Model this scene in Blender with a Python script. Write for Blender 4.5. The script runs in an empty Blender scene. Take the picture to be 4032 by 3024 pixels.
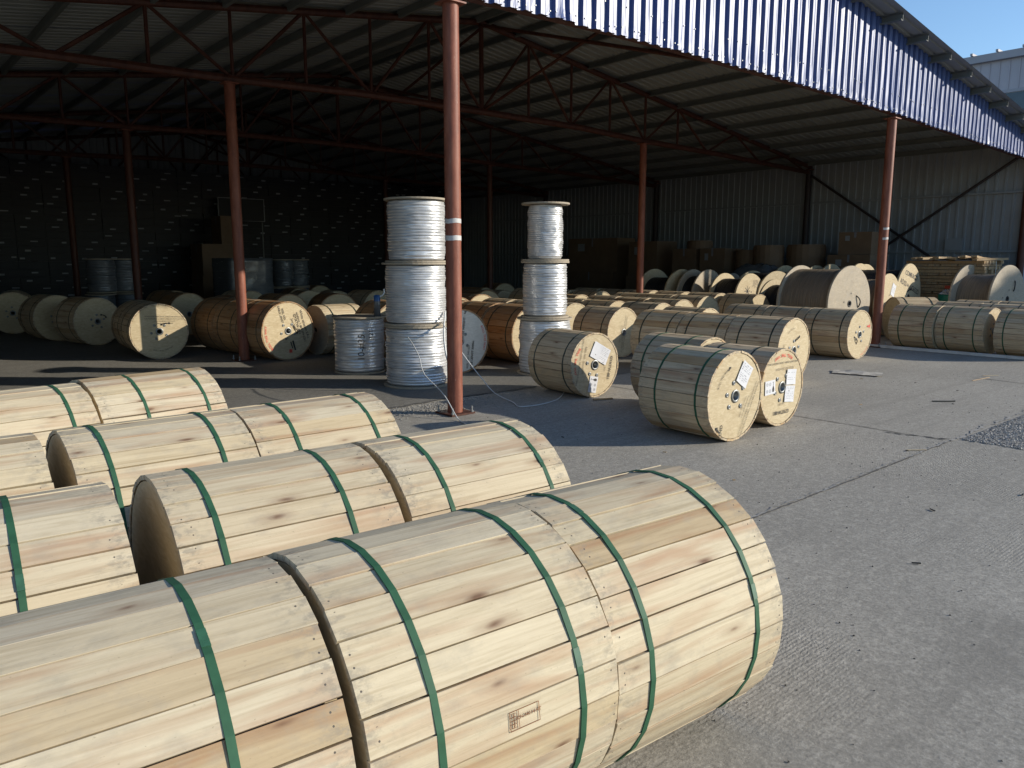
import bpy, math, random
from mathutils import Vector, Matrix, noise
random.seed(7)
R = math.radians
SC = bpy.context.scene
COL = SC.collection

# ------------------------------------------------------------------ camera
cam = bpy.data.cameras.new('camera'); cam.sensor_fit = 'HORIZONTAL'; cam.sensor_width = 36.0
cam.lens = 36.0 * 3050 / 4032; cam.clip_start = 0.05; cam.clip_end = 2000
cam_o = bpy.data.objects.new('camera', cam); COL.objects.link(cam_o)
cam_o.location = (0, 0, 1.6); cam_o.rotation_euler = (R(90 - 9.164), 0, R(-40.58))
SC.camera = cam_o
SC.render.resolution_x = 1024; SC.render.resolution_y = 768

# ------------------------------------------------------------------ light
SUN_EL, SUN_AZ = 18.5, 47.0            # elevation; angle from the -Y axis towards +X (where the sun stands)
el, az = R(SUN_EL), R(SUN_AZ)
sun_dir = Vector((math.sin(az) * math.cos(el), -math.cos(az) * math.cos(el), math.sin(el)))
world = bpy.data.worlds.new('World'); SC.world = world; world.use_nodes = True
wn = world.node_tree.nodes; wl = world.node_tree.links
bg = wn['Background']; sky = wn.new('ShaderNodeTexSky'); sky.sky_type = 'NISHITA'; sky.sun_disc = False
sky.sun_elevation = el; sky.sun_rotation = math.atan2(sun_dir.x, sun_dir.y)
sky.air_density = 1.0; sky.dust_density = 0.12; sky.ozone_density = 3.6
wl.new(sky.outputs['Color'], bg.inputs['Color']); bg.inputs['Strength'].default_value = 0.15
sl = bpy.data.lights.new('sun', 'SUN'); sl.energy = 4.6; sl.angle = R(0.53); sl.color = (1.0, 0.93, 0.80)
so = bpy.data.objects.new('sun', sl); COL.objects.link(so); so.location = (10, -10, 12)
so.rotation_euler = (-sun_dir).to_track_quat('-Z', 'Y').to_euler()
vs = SC.view_settings; vs.view_transform = 'Standard'; vs.look = 'None'; vs.gamma = 1.0; vs.use_curve_mapping = False
vs.exposure = 0.3

# ------------------------------------------------------------------ helpers
def link(o, parent=None):
    COL.objects.link(o)
    if parent is not None: o.parent = parent
    return o
def empty(name, loc=(0, 0, 0), rz=0.0, label=None, cat=None, group=None):
    o = bpy.data.objects.new(name, None); o.empty_display_size = 0.1
    o.location = loc; o.rotation_euler = (0, 0, rz); link(o)
    return tag(o, label, cat, group)
def tag(o, label=None, cat=None, group=None, kind=None):
    if label: o['label'] = label
    if cat: o['category'] = cat
    if group: o['group'] = group
    if kind: o['kind'] = kind
    return o
def mk(name, V, F, mat, smooth=False, midx=None):
    me = bpy.data.meshes.new(name); me.from_pydata([tuple(v) for v in V], [], F)
    for m in (mat if isinstance(mat, (list, tuple)) else [mat]): me.materials.append(m)
    if midx: me.polygons.foreach_set('material_index', midx)
    if smooth: me.polygons.foreach_set('use_smooth', [True] * len(me.polygons))
    me.update(); return me
def put(name, me, parent=None, loc=(0, 0, 0), rot=(0, 0, 0), sc=None):
    o = bpy.data.objects.new(name, me); o.location = loc; o.rotation_euler = rot
    if sc: o.scale = sc
    return link(o, parent)
class MB:
    def __init__(s): s.V = []; s.F = []; s.M = []
    def add(s, V, F, m=0):
        b = len(s.V); s.V += [tuple(v) for v in V]; s.F += [tuple(i + b for i in f) for f in F]; s.M += [m] * len(F); return s
    def box(s, x0, x1, y0, y1, z0, z1, m=0, mat=None):
        V = [Vector(p) for p in ((x0,y0,z0),(x1,y0,z0),(x1,y1,z0),(x0,y1,z0),(x0,y0,z1),(x1,y0,z1),(x1,y1,z1),(x0,y1,z1))]
        if mat is not None: V = [mat @ v for v in V]
        return s.add(V, [(0,3,2,1),(4,5,6,7),(0,1,5,4),(1,2,6,5),(2,3,7,6),(3,0,4,7)], m)
    def tube(s, pts, r, n=8, m=0, cap=True, taper=None):
        pts = [Vector(p) for p in pts]; rings = []
        up = Vector((0, 0, 1)); prev = None
        for i, p in enumerate(pts):
            d = (pts[min(i+1, len(pts)-1)] - pts[max(i-1, 0)]).normalized()
            a = prev if prev is not None else (up if abs(d.z) < .9 else Vector((1, 0, 0)))
            u = (a - d * a.dot(d)).normalized(); v = d.cross(u); prev = u
            rad = r if taper is None else taper[i]
            rings.append([p + (u * math.cos(t) + v * math.sin(t)) * rad for t in [2*math.pi*k/n for k in range(n)]])
        V = [q for rg in rings for q in rg]; F = []
        for i in range(len(pts) - 1):
            for k in range(n):
                a, b = i*n + k, i*n + (k+1) % n
                F.append((a, b, b + n, a + n))
        if cap: F.append(tuple(reversed(range(n)))); F.append(tuple(range((len(pts)-1)*n, len(pts)*n)))
        return s.add(V, F, m)
    def lathe(s, prof, n=32, axis='z', m=0, close=False):
        V = []; F = []
        for a, r in prof:
            for k in range(n):
                t = 2*math.pi*k/n
                V.append((r*math.cos(t), r*math.sin(t), a) if axis == 'z' else (a, r*math.cos(t), r*math.sin(t)))
        N = len(prof)
        for i in range(N if close else N - 1):
            j = (i + 1) % N
            for k in range(n):
                F.append((i*n+k, i*n+(k+1) % n, j*n+(k+1) % n, j*n+k))
        return s.add(V, F, m)
    def me(s, name, mat, smooth=False): return mk(name, s.V, s.F, mat, smooth, s.M if isinstance(mat, (list, tuple)) else None)
    def build(s, name, mat, parent=None, loc=(0,0,0), rot=(0,0,0), smooth=False): return put(name, s.me(name, mat, smooth), parent, loc, rot)

def smooth_by_angle(me, ang=40):
    me.polygons.foreach_set('use_smooth', [True]*len(me.polygons))
    try: me.set_sharp_from_angle(angle=R(ang))
    except Exception: pass
    return me

# ------------------------------------------------------------------ materials
class N:
    def __init__(s, name):
        s.m = bpy.data.materials.new(name); s.m.use_nodes = True; s.t = s.m.node_tree
        s.b = s.t.nodes['Principled BSDF']; s.out = s.t.nodes['Material Output']
    def n(s, typ, **kw):
        x = s.t.nodes.new(typ)
        for k, v in kw.items(): setattr(x, k, v)
        return x
    def l(s, a, b): s.t.links.new(a, b)
    def set(s, **kw):
        for k, v in kw.items():
            k = k.replace('_', ' ')
            s.b.inputs[k].default_value = v
    def val(s, sock, v):
        if hasattr(v, 'is_output') or isinstance(v, bpy.types.NodeSocket): s.l(v, sock)
        else: sock.default_value = v
    def math(s, op, a, b=0.0, c=0.0, clamp=False):
        x = s.n('ShaderNodeMath', operation=op); x.use_clamp = clamp
        for i, v in enumerate((a, b, c)): s.val(x.inputs[i], v)
        return x.outputs[0]
    def vec(s, src='Object', scale=(1,1,1), rand=None, loc=(0,0,0)):
        tc = s.n('ShaderNodeTexCoord'); o = tc.outputs[src]
        if rand:
            oi = s.n('ShaderNodeObjectInfo')
            cmb = s.n('ShaderNodeCombineXYZ')
            for i, k in enumerate(rand): s.l(s.math('MULTIPLY', oi.outputs['Random'], k), cmb.inputs[i])
            ad = s.n('ShaderNodeVectorMath', operation='ADD'); s.l(o, ad.inputs[0]); s.l(cmb.outputs[0], ad.inputs[1]); o = ad.outputs[0]
        mp = s.n('ShaderNodeMapping'); mp.inputs['Scale'].default_value = scale; mp.inputs['Location'].default_value = loc
        s.l(o, mp.inputs['Vector']); return mp.outputs[0]
    def noise(s, vec, scale=1.0, detail=4.0, rough=0.55, dist=0.0, out='Fac'):
        x = s.n('ShaderNodeTexNoise'); s.l(vec, x.inputs['Vector'])
        x.inputs['Scale'].default_value = scale; x.inputs['Detail'].default_value = detail
        x.inputs['Roughness'].default_value = rough; x.inputs['Distortion'].default_value = dist
        return x.outputs[out]
    def ramp(s, fac, stops):
        x = s.n('ShaderNodeValToRGB'); e = x.color_ramp.elements
        while len(e) < len(stops): e.new(0.5)
        for el_, (p, c) in zip(e, stops): el_.position = p; el_.color = (c[0], c[1], c[2], 1) if not isinstance(c, (int, float)) else (c, c, c, 1)
        s.val(x.inputs[0], fac); return x.outputs[0]
    def mix(s, fac, a, b, blend='MIX'):
        x = s.n('ShaderNodeMix', data_type='RGBA', blend_type=blend)
        s.val(x.inputs[0], fac)
        for sock, v in ((x.inputs[6], a), (x.inputs[7], b)):
            if isinstance(v, tuple): sock.default_value = (*v[:3], 1)
            else: s.l(v, sock)
        return x.outputs[2]
    def bump(s, h, strength=0.3, dist=0.01):
        x = s.n('ShaderNodeBump'); x.inputs['Strength'].default_value = strength; x.inputs['Distance'].default_value = dist
        s.l(h, x.inputs['Height']); s.l(x.outputs[0], s.b.inputs['Normal']); return x

def simple(name, col, rough=0.6, metal=0.0, var=0.15, scale=6.0, bump=0.0, spec=0.5):
    a = N(name); v = a.vec('Object')
    f = a.noise(v, scale, 5, 0.6)
    c2 = tuple(max(0, c * (1 - var)) for c in col); c3 = tuple(c * (1 + var) for c in col)
    a.l(a.ramp(f, [(0.3, c2), (0.7, c3)]), a.b.inputs['Base Color'])
    a.set(Roughness=rough, Metallic=metal); a.b.inputs['Specular IOR Level'].default_value = spec
    if bump: a.bump(a.noise(v, scale * 8, 3), bump, 0.004)
    return a.m

def wood(name, lo, hi, red, grey=0.0, knots=True):
    a = N(name)
    v = a.vec('Object', (1, 1, 1), (31.0, 17.0, 0.0))
    oi = a.n('ShaderNodeObjectInfo')
    mp = a.n('ShaderNodeMapping'); mp.inputs['Scale'].default_value = (1.1, 26, 4); a.l(v, mp.inputs[0])
    g = a.noise(mp.outputs[0], 2.2, 6, 0.62, 0.9)
    mp2 = a.n('ShaderNodeMapping'); mp2.inputs['Scale'].default_value = (0.9, 9, 1); a.l(v, mp2.inputs[0])
    g2 = a.noise(mp2.outputs[0], 1.6, 3, 0.5, 0.6)
    base = a.ramp(g, [(0.28, lo), (0.5, tuple((p*0.35+q*0.65) for p, q in zip(lo, hi))), (0.72, hi)])
    col = a.mix(a.ramp(g2, [(0.50, 0.0), (0.70, 0.7)]), base, red)
    # a tone for each plank
    tone = a.ramp(oi.outputs['Random'], [(0.0, (0.82, 0.73, 0.62)), (0.06, (0.98, 0.95, 0.91)), (0.35, (1.05, 1.03, 1.0)), (0.6, (1.09, 1.09, 1.09)), (0.8, (0.97, 0.97, 0.99)), (0.90, (1.03, 1.0, 0.93)), (0.965, (0.88, 0.76, 0.62))])
    col = a.mix(1.0, col, tone, 'MULTIPLY')
    if knots:
        mk_ = a.n('ShaderNodeMapping'); mk_.inputs['Scale'].default_value = (2.6, 8.5, 0.001); a.l(v, mk_.inputs[0])
        wob = a.noise(mk_.outputs[0], 3.0, 2, 0.5, 0, 'Color')
        wv = a.n('ShaderNodeVectorMath', operation='SCALE'); a.l(wob, wv.inputs[0]); wv.inputs['Scale'].default_value = 0.12
        wa = a.n('ShaderNodeVectorMath', operation='ADD'); a.l(mk_.outputs[0], wa.inputs[0]); a.l(wv.outputs[0], wa.inputs[1])
        vo = a.n('ShaderNodeTexVoronoi'); vo.feature = 'F1'; vo.voronoi_dimensions = '2D'; a.l(wa.outputs[0], vo.inputs['Vector']); vo.inputs['Scale'].default_value = 1.0
        sp = a.n('ShaderNodeSeparateColor'); a.l(vo.outputs['Color'], sp.inputs[0])
        keep = a.math('GREATER_THAN', sp.outputs[0], 0.66)
        d = a.math('ADD', vo.outputs['Distance'], a.math('MULTIPLY', sp.outputs[1], 0.07))
        halo = a.math('MULTIPLY', a.ramp(d, [(0.06, 1.0), (0.26, 0.0)]), keep)
        core = a.math('MULTIPLY', a.ramp(d, [(0.03, 1.0), (0.115, 0.0)]), keep)
        col = a.mix(a.math('MULTIPLY', halo, 0.5), col, tuple(c * 0.72 for c in red))
        col = a.mix(a.math('MULTIPLY', core, 0.8), col, (0.115, 0.05, 0.026))
    # handling dirt and greying with a shape of its own
    dv = a.vec('Object', (3, 5, 5), (11.0, 23.0, 5.0))
    dirt = a.ramp(a.noise(dv, 2.3, 5, 0.65), [(0.52, 0.0), (0.76, 0.5)])
    col = a.mix(dirt, col, (0.30, 0.265, 0.21))
    tc2 = a.n('ShaderNodeTexCoord'); sx = a.n('ShaderNodeSeparateXYZ'); a.l(tc2.outputs['Object'], sx.inputs[0])
    endm = a.ramp(a.math('ABSOLUTE', sx.outputs[0]), [(0.26, 0.0), (0.385, 1.0)])
    dn = a.ramp(a.noise(a.vec('Object', (14, 22, 6), (3.0, 29.0, 7.0)), 1.8, 5, 0.7), [(0.48, 0.0), (0.62, 0.75)])
    col = a.mix(a.math('MULTIPLY', endm, dn), col, (0.25, 0.22, 0.175))
    sv = a.vec('Object', (30, 60, 30), (5.0, 3.0, 1.0))
    speck = a.ramp(a.noise(sv, 3.0, 2, 0.5), [(0.70, 0.0), (0.78, 0.5)])
    col = a.mix(speck, col, tuple(c * 0.55 for c in lo))
    if grey: col = a.mix(grey, col, (0.30, 0.28, 0.25))
    ora = oi.outputs['Random']; r2 = a.math('FRACT', a.math('MULTIPLY', ora, 37.7)); r3 = a.math('FRACT', a.math('MULTIPLY', ora, 91.3))
    nx = a.math('SUBTRACT', a.math('ABSOLUTE', a.math('ADD', sx.outputs[0], a.math('MULTIPLY_ADD', r3, 0.012, -0.006))), a.math('MULTIPLY_ADD', r2, 0.018, 0.334))
    ny = a.math('SUBTRACT', a.math('ABSOLUTE', a.math('ADD', sx.outputs[1], a.math('MULTIPLY_ADD', r2, 0.016, -0.008))), a.math('MULTIPLY_ADD', r3, 0.012, 0.012))
    nd = a.math('SQRT', a.math('ADD', a.math('MULTIPLY', nx, nx), a.math('MULTIPLY', ny, ny)))
    col = a.mix(a.math('MULTIPLY', a.math('LESS_THAN', nd, 0.0026), a.math('GREATER_THAN', a.noise(a.vec('Object', (9, 40, 1), (13.0, 7.0, 0.0)), 1.0, 1, 0.5), 0.47)), col, (0.10, 0.085, 0.07))
    a.l(col, a.b.inputs['Base Color']); a.set(Roughness=0.72); a.b.inputs['Specular IOR Level'].default_value = 0.25
    a.bump(a.math('ADD', a.math('MULTIPLY', g, 0.6), a.noise(sv, 1.5, 3)), 0.35, 0.0018)
    return a.m

M = {}
M['pine'] = wood('pale_pine', (0.405, 0.33, 0.218), (0.58, 0.50, 0.358), (0.36, 0.215, 0.125))
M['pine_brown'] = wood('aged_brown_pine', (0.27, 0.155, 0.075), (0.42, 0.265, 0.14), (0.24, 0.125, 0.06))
M['pine_tan'] = wood('tan_pine', (0.41, 0.305, 0.19), (0.61, 0.495, 0.33), (0.34, 0.20, 0.115))
M['lumber'] = wood('rough_lumber', (0.27, 0.175, 0.09), (0.46, 0.335, 0.19), (0.28, 0.16, 0.075), knots=False)
def plywood(name, lo, hi, grey=0.0, stain=(0.36, 0.26, 0.15)):
    a = N(name); v = a.vec('Object', (1, 2.6, 9.0), (3.0, 21.0, 13.0))
    g = a.noise(v, 2.4, 5, 0.6, 2.2)
    col = a.ramp(g, [(0.3, lo), (0.55, tuple((p+q)/2 for p, q in zip(lo, hi))), (0.72, hi)])
    w = a.vec('Object', (2, 2, 2), (7.0, 2.0, 9.0))
    col = a.mix(a.ramp(a.noise(w, 2.2, 5, 0.62, 1.5), [(0.52, 0.0), (0.78, 0.38)]), col, stain)
    if grey:
        col = a.mix(a.ramp(a.noise(w, 5.0, 6, 0.7), [(0.35, grey), (0.7, grey * 0.35)]), col, (0.33, 0.30, 0.26))
    s = a.vec('Object', (1, 1, 1), (1.0, 5.0, 3.0))
    col = a.mix(a.ramp(a.noise(s, 70, 2, 0.5), [(0.68, 0.0), (0.75, 0.35)]), col, tuple(c*0.5 for c in lo))
    a.l(col, a.b.inputs['Base Color']); a.set(Roughness=0.68); a.b.inputs['Specular IOR Level'].default_value = 0.25
    a.bump(a.noise(v, 12, 4, 0.6), 0.15, 0.002); return a.m
M['ply'] = plywood('flange_plywood', (0.43, 0.335, 0.20), (0.60, 0.50, 0.33))
M['ply_grey'] = plywood('weathered_plywood', (0.40, 0.32, 0.215), (0.58, 0.485, 0.35), 0.5, (0.20, 0.155, 0.11))
M['ply_white'] = plywood('whitish_plywood', (0.60, 0.57, 0.50), (0.74, 0.71, 0.64), 0.2, (0.46, 0.43, 0.37))
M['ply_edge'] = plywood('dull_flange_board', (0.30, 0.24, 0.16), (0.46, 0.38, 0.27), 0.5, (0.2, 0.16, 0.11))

def mat_film(name, col, rough, metal, streak=1.0):
    a = N(name); v = a.vec('Object', (1.2, 1.2, 12), (9.0, 4.0, 2.0)); f = a.vec('Object')
    s = a.noise(v, 2.0, 4, 0.6)
    b = a.noise(f, 90, 4, 0.7)
    blot = a.noise(a.vec('Object', (2.0, 2.0, 7.0), (3.0, 8.0, 2.0)), 1.6, 4, 0.6)
    c = a.ramp(s, [(0.3, tuple(x*0.82 for x in col)), (0.6, col)])
    c = a.mix(a.ramp(blot, [(0.55, 0.0), (0.72, 0.4 * streak)]), c, tuple(x * 0.42 for x in col))
    a.l(c, a.b.inputs['Base Color']); a.set(Metallic=metal)
    a.l(a.ramp(s, [(0.3, rough * 0.8), (0.7, rough * 1.3)]), a.b.inputs['Roughness'])
    a.bump(a.math('ADD', a.math('MULTIPLY', b, 0.3), a.math('MULTIPLY', s, 1.0)), 0.3, 0.003); return a.m
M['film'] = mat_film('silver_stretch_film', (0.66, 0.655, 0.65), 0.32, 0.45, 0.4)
M['film_dim'] = mat_film('dimmed_stretch_film', (0.13, 0.14, 0.15), 0.22, 0.1)  # dark copy of the silver film, deep-shed dimness put into its colour
M['foil'] = mat_film('black_film', (0.012, 0.012, 0.016), 0.16, 0.0)
def mat_cable(name, col):
    a = N(name); v = a.vec('Object', (60, 1.5, 1.5), (2.0, 3.0, 5.0))
    s = a.noise(v, 1.6, 3, 0.6)
    w = a.n('ShaderNodeTexWave'); w.wave_type = 'BANDS'; w.bands_direction = 'X'; a.l(a.vec('Object', (1, 1, 1)), w.inputs['Vector']); w.inputs['Scale'].default_value = 22.0; w.inputs['Distortion'].default_value = 0.4
    a.l(a.ramp(s, [(0.3, tuple(c*0.6 for c in col)), (0.7, tuple(c*1.5 for c in col))]), a.b.inputs['Base Color'])
    a.set(Roughness=0.42); a.bump(w.outputs['Fac'], 0.7, 0.008); return a.m
M['cable_black'] = mat_cable('black_cable', (0.014, 0.014, 0.016))
M['cable_grey'] = mat_cable('dusty_grey_cable', (0.22, 0.168, 0.115))
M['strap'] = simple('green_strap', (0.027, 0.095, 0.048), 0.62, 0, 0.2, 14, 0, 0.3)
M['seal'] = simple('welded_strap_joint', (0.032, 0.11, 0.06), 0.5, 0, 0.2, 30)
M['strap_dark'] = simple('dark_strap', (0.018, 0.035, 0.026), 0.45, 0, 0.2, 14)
M['steel'] = simple('bare_steel', (0.24, 0.245, 0.24), 0.42, 0.85, 0.2, 20)
M['galv'] = simple('galvanised_steel', (0.30, 0.31, 0.30), 0.5, 0.55, 0.15, 5)
M['black'] = simple('black_rubber', (0.015, 0.014, 0.013), 0.5, 0, 0.2, 10)
M['ink'] = simple('black_stencil_ink', (0.035, 0.03, 0.026), 0.7, 0, 0.3, 30)
M['ink_pale'] = simple('faded_grey_ink', (0.17, 0.13, 0.085), 0.7, 0, 0.25, 30)
M['ink_red'] = simple('red_stencil_ink', (0.60, 0.075, 0.045), 0.7, 0, 0.25, 30)
M['ink_brown'] = simple('branded_mark', (0.18, 0.07, 0.025), 0.7, 0, 0.3, 40)
M['paper'] = simple('white_paper', (0.60, 0.60, 0.62), 0.6, 0, 0.05, 8)
M['print'] = simple('grey_print', (0.20, 0.20, 0.22), 0.7, 0, 0.1, 20)
M['tape'] = simple('white_tape', (0.52, 0.50, 0.48), 0.5, 0, 0.1, 12)
M['carton'] = simple('brown_cardboard', (0.17, 0.11, 0.065), 0.75, 0, 0.12, 3)
M['carton_black'] = simple('black_carton', (0.012, 0.012, 0.014), 0.6, 0, 0.25, 3)
M['carton_label'] = simple('pale_carton_label', (0.25, 0.26, 0.27), 0.6, 0, 0.1, 9)
M['white_pl'] = simple('white_plastic', (0.70, 0.71, 0.72), 0.4, 0, 0.06, 5)
M['green_pl'] = simple('green_drum_paint', (0.015, 0.20, 0.13), 0.4, 0, 0.2, 5)
M['red_paint'] = simple('bright_red_paint', (0.55, 0.05, 0.02), 0.45, 0, 0.2, 7)
M['blue_pl'] = simple('blue_plastic', (0.03, 0.11, 0.30), 0.35, 0, 0.15, 7)
M['rope'] = simple('white_cord', (0.62, 0.62, 0.60), 0.5, 0, 0.1, 30)
M['kerb'] = simple('whitewashed_board', (0.58, 0.57, 0.54), 0.8, 0, 0.2, 4)
M['glass'] = simple('dark_window_glass', (0.045, 0.06, 0.075), 0.12, 0, 0.2, 2)

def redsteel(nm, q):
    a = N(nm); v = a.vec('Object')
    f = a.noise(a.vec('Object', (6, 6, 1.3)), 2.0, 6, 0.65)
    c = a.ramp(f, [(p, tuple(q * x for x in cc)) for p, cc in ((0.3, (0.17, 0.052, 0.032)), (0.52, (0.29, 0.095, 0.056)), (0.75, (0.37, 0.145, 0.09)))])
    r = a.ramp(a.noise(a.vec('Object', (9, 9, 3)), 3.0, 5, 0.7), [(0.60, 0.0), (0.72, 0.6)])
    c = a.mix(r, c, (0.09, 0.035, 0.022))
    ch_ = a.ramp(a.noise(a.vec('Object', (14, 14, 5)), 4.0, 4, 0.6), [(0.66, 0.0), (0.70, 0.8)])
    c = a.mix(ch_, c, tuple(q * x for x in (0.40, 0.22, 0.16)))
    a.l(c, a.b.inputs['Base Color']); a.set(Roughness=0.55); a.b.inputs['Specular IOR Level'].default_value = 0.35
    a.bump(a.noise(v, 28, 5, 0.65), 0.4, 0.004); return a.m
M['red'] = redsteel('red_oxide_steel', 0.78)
M['dark_steel'] = simple('blackish_steel', (0.028, 0.018, 0.018), 0.6, 0, 0.25, 4)  # near-black steel for wall columns and braces
M['red_dull'] = redsteel('dusty_shaded_red_steel', 0.27)  # dusty red steel, darkened further: the shed's inner shade is in the colour

def bluesteel():
    a = N('blue_colour_steel'); v = a.vec('Object', (1, 1, 0.5))
    f = a.noise(v, 1.3, 5, 0.6)
    a.l(a.ramp(f, [(0.3, (0.030, 0.062, 0.205)), (0.7, (0.040, 0.08, 0.25))]), a.b.inputs['Base Color'])
    a.l(a.ramp(f, [(0.3, 0.42), (0.7, 0.52)]), a.b.inputs['Roughness'])
    a.b.inputs['Specular IOR Level'].default_value = 0.85
    a.bump(a.noise(a.vec('Object', (3, 3, 0.8)), 1.6, 2, 0.5), 0.22, 0.02); return a.m
M['blue'] = bluesteel()
M['sheet_under'] = simple('grey_sheet_underside', (0.27, 0.285, 0.275), 0.55, 0, 0.1, 1.2)
M['wall_sheet'] = simple('grey_wall_sheet', (0.25, 0.268, 0.28), 0.5, 0, 0.12, 1.0)
M['purlin'] = simple('purlin_steel', (0.15, 0.16, 0.15), 0.5, 0.2, 0.12, 2)
M['far_wall'] = simple('pale_building_panel', (0.44, 0.40, 0.42), 0.6, 0, 0.07, 0.6)
M['far_trim'] = simple('grey_building_trim', (0.36, 0.34, 0.36), 0.6, 0, 0.07, 1)

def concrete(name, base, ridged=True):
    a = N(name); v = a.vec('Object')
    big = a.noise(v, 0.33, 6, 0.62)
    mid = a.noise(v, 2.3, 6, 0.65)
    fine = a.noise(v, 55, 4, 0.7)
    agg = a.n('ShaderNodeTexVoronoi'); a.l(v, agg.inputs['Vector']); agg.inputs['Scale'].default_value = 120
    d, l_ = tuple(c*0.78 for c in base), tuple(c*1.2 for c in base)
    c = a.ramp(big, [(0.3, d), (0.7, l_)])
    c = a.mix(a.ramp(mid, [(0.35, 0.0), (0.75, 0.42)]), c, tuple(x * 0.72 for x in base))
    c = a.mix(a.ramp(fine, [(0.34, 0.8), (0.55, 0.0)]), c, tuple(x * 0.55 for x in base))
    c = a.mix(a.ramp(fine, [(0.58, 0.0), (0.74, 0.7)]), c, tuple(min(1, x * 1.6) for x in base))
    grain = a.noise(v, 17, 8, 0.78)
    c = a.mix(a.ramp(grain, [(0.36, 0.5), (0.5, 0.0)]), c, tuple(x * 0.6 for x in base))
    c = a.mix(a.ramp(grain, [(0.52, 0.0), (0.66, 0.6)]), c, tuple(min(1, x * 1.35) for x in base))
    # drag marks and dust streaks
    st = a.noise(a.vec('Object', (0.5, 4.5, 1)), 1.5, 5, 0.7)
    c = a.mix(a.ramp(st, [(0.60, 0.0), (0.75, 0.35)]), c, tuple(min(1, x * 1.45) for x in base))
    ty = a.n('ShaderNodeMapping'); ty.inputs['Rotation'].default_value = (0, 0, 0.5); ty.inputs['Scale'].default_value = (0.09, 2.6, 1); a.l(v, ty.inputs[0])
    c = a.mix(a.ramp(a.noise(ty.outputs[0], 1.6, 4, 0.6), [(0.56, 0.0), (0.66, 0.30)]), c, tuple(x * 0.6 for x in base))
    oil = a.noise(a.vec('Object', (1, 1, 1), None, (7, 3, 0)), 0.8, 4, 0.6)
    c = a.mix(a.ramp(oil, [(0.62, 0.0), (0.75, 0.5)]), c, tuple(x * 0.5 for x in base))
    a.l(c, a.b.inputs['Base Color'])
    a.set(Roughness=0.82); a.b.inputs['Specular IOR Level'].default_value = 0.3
    h = a.math('ADD', a.math('MULTIPLY', fine, 0.4), a.math('MULTIPLY', grain, 1.1))
    if ridged:   # tamped, broomed surface on the yard slab, ridges running across X
        w = a.n('ShaderNodeTexWave'); w.wave_type = 'BANDS'; w.bands_direction = 'Y'
        a.l(a.vec('Object', (1, 1, 1)), w.inputs['Vector']); w.inputs['Scale'].default_value = 16.0; w.inputs['Distortion'].default_value = 5.0
        w.inputs['Detail'].default_value = 3.0; w.inputs['Detail Scale'].default_value = 3.0
        mask = a.ramp(a.noise(a.vec('Object', (1, 1, 1), None, (2, 5, 0)), 0.42, 3, 0.5), [(0.46, 0.0), (0.62, 1.0)])
        h = a.math('ADD', h, a.math('MULTIPLY', a.math('MULTIPLY', w.outputs['Fac'], mask), 0.75))
    a.bump(h, 0.55, 0.006); return a.m
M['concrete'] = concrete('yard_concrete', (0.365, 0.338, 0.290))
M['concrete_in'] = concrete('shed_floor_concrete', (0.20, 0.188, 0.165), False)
M['joint'] = simple('joint_filler', (0.10, 0.095, 0.088), 0.9, 0, 0.3, 20)
M['lip'] = simple('chipped_joint_edge', (0.30, 0.285, 0.26), 0.9, 0, 0.3, 20)
M['stone'] = simple('crushed_stone', (0.37, 0.345, 0.31), 0.85, 0, 0.5, 25)

# ------------------------------------------------------------------ ground
g = MB().add([(-300, -300, 0), (300, -300, 0), (300, 300, 0), (-300, 300, 0)], [(0, 1, 2, 3)]).build('ground', M['concrete'])
tag(g, kind='structure')
def strip(name, a, b, w, z, mat, parent, rough=0.35, step=0.05, seed=0):
    a, b = Vector((*a, 0)), Vector((*b, 0)); d = (b - a); L = d.length; d.normalize(); n_ = Vector((-d.y, d.x, 0)); rnd = random.Random(seed)
    k = max(2, int(L / step)); V = []; F = []; off = 0
    for i in range(k + 1):
        p = a + d * (L * i / k); off = off * 0.85 + rnd.uniform(-1, 1) * w * rough
        w1, w2 = w * (0.5 + rnd.uniform(-rough, rough)), w * (0.5 + rnd.uniform(-rough, rough))
        V += [p + n_ * (off + w1) + Vector((0, 0, z)), p + n_ * (off - w2) + Vector((0, 0, z))]
        if i: F.append((2*i-2, 2*i-1, 2*i+1, 2*i))
    return MB().add(V, F).build(name, mat, parent)
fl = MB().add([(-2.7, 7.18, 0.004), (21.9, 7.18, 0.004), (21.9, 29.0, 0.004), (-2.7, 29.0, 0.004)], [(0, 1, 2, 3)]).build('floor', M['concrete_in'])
tag(fl, kind='structure')
strip('joint', (4.2, 7.15), (6.5, 7.16), 0.045, 0.008, M['joint'], fl, 0.45, 0.04, 3)
strip('joint', (-3, 2.53), (7.35, 2.56), 0.012, 0.004, M['joint'], g, 0.35, 0.04, 4)
strip('slab_lip', (-3, 2.552), (7.30, 2.582), 0.014, 0.0045, M['lip'], g, 0.55, 0.03, 14)
strip('joint', (7.34, 2.62), (7.28, 6.6), 0.014, 0.004, M['joint'], g, 0.35, 0.04, 5)
strip('joint', (7.42, 2.60), (7.25, 3.1), 0.02, 0.0045, M['joint'], g, 0.7, 0.03, 15)
strip('joint', (11.42, 2.6), (11.6, 3.83), 0.02, 0.004, M['joint'], g, 0.4, 0.04, 6)
strip('slab_lip', (7.35, 2.585), (13.5, 2.64), 0.03, 0.0046, M['lip'], g, 0.55, 0.04, 7)
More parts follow.
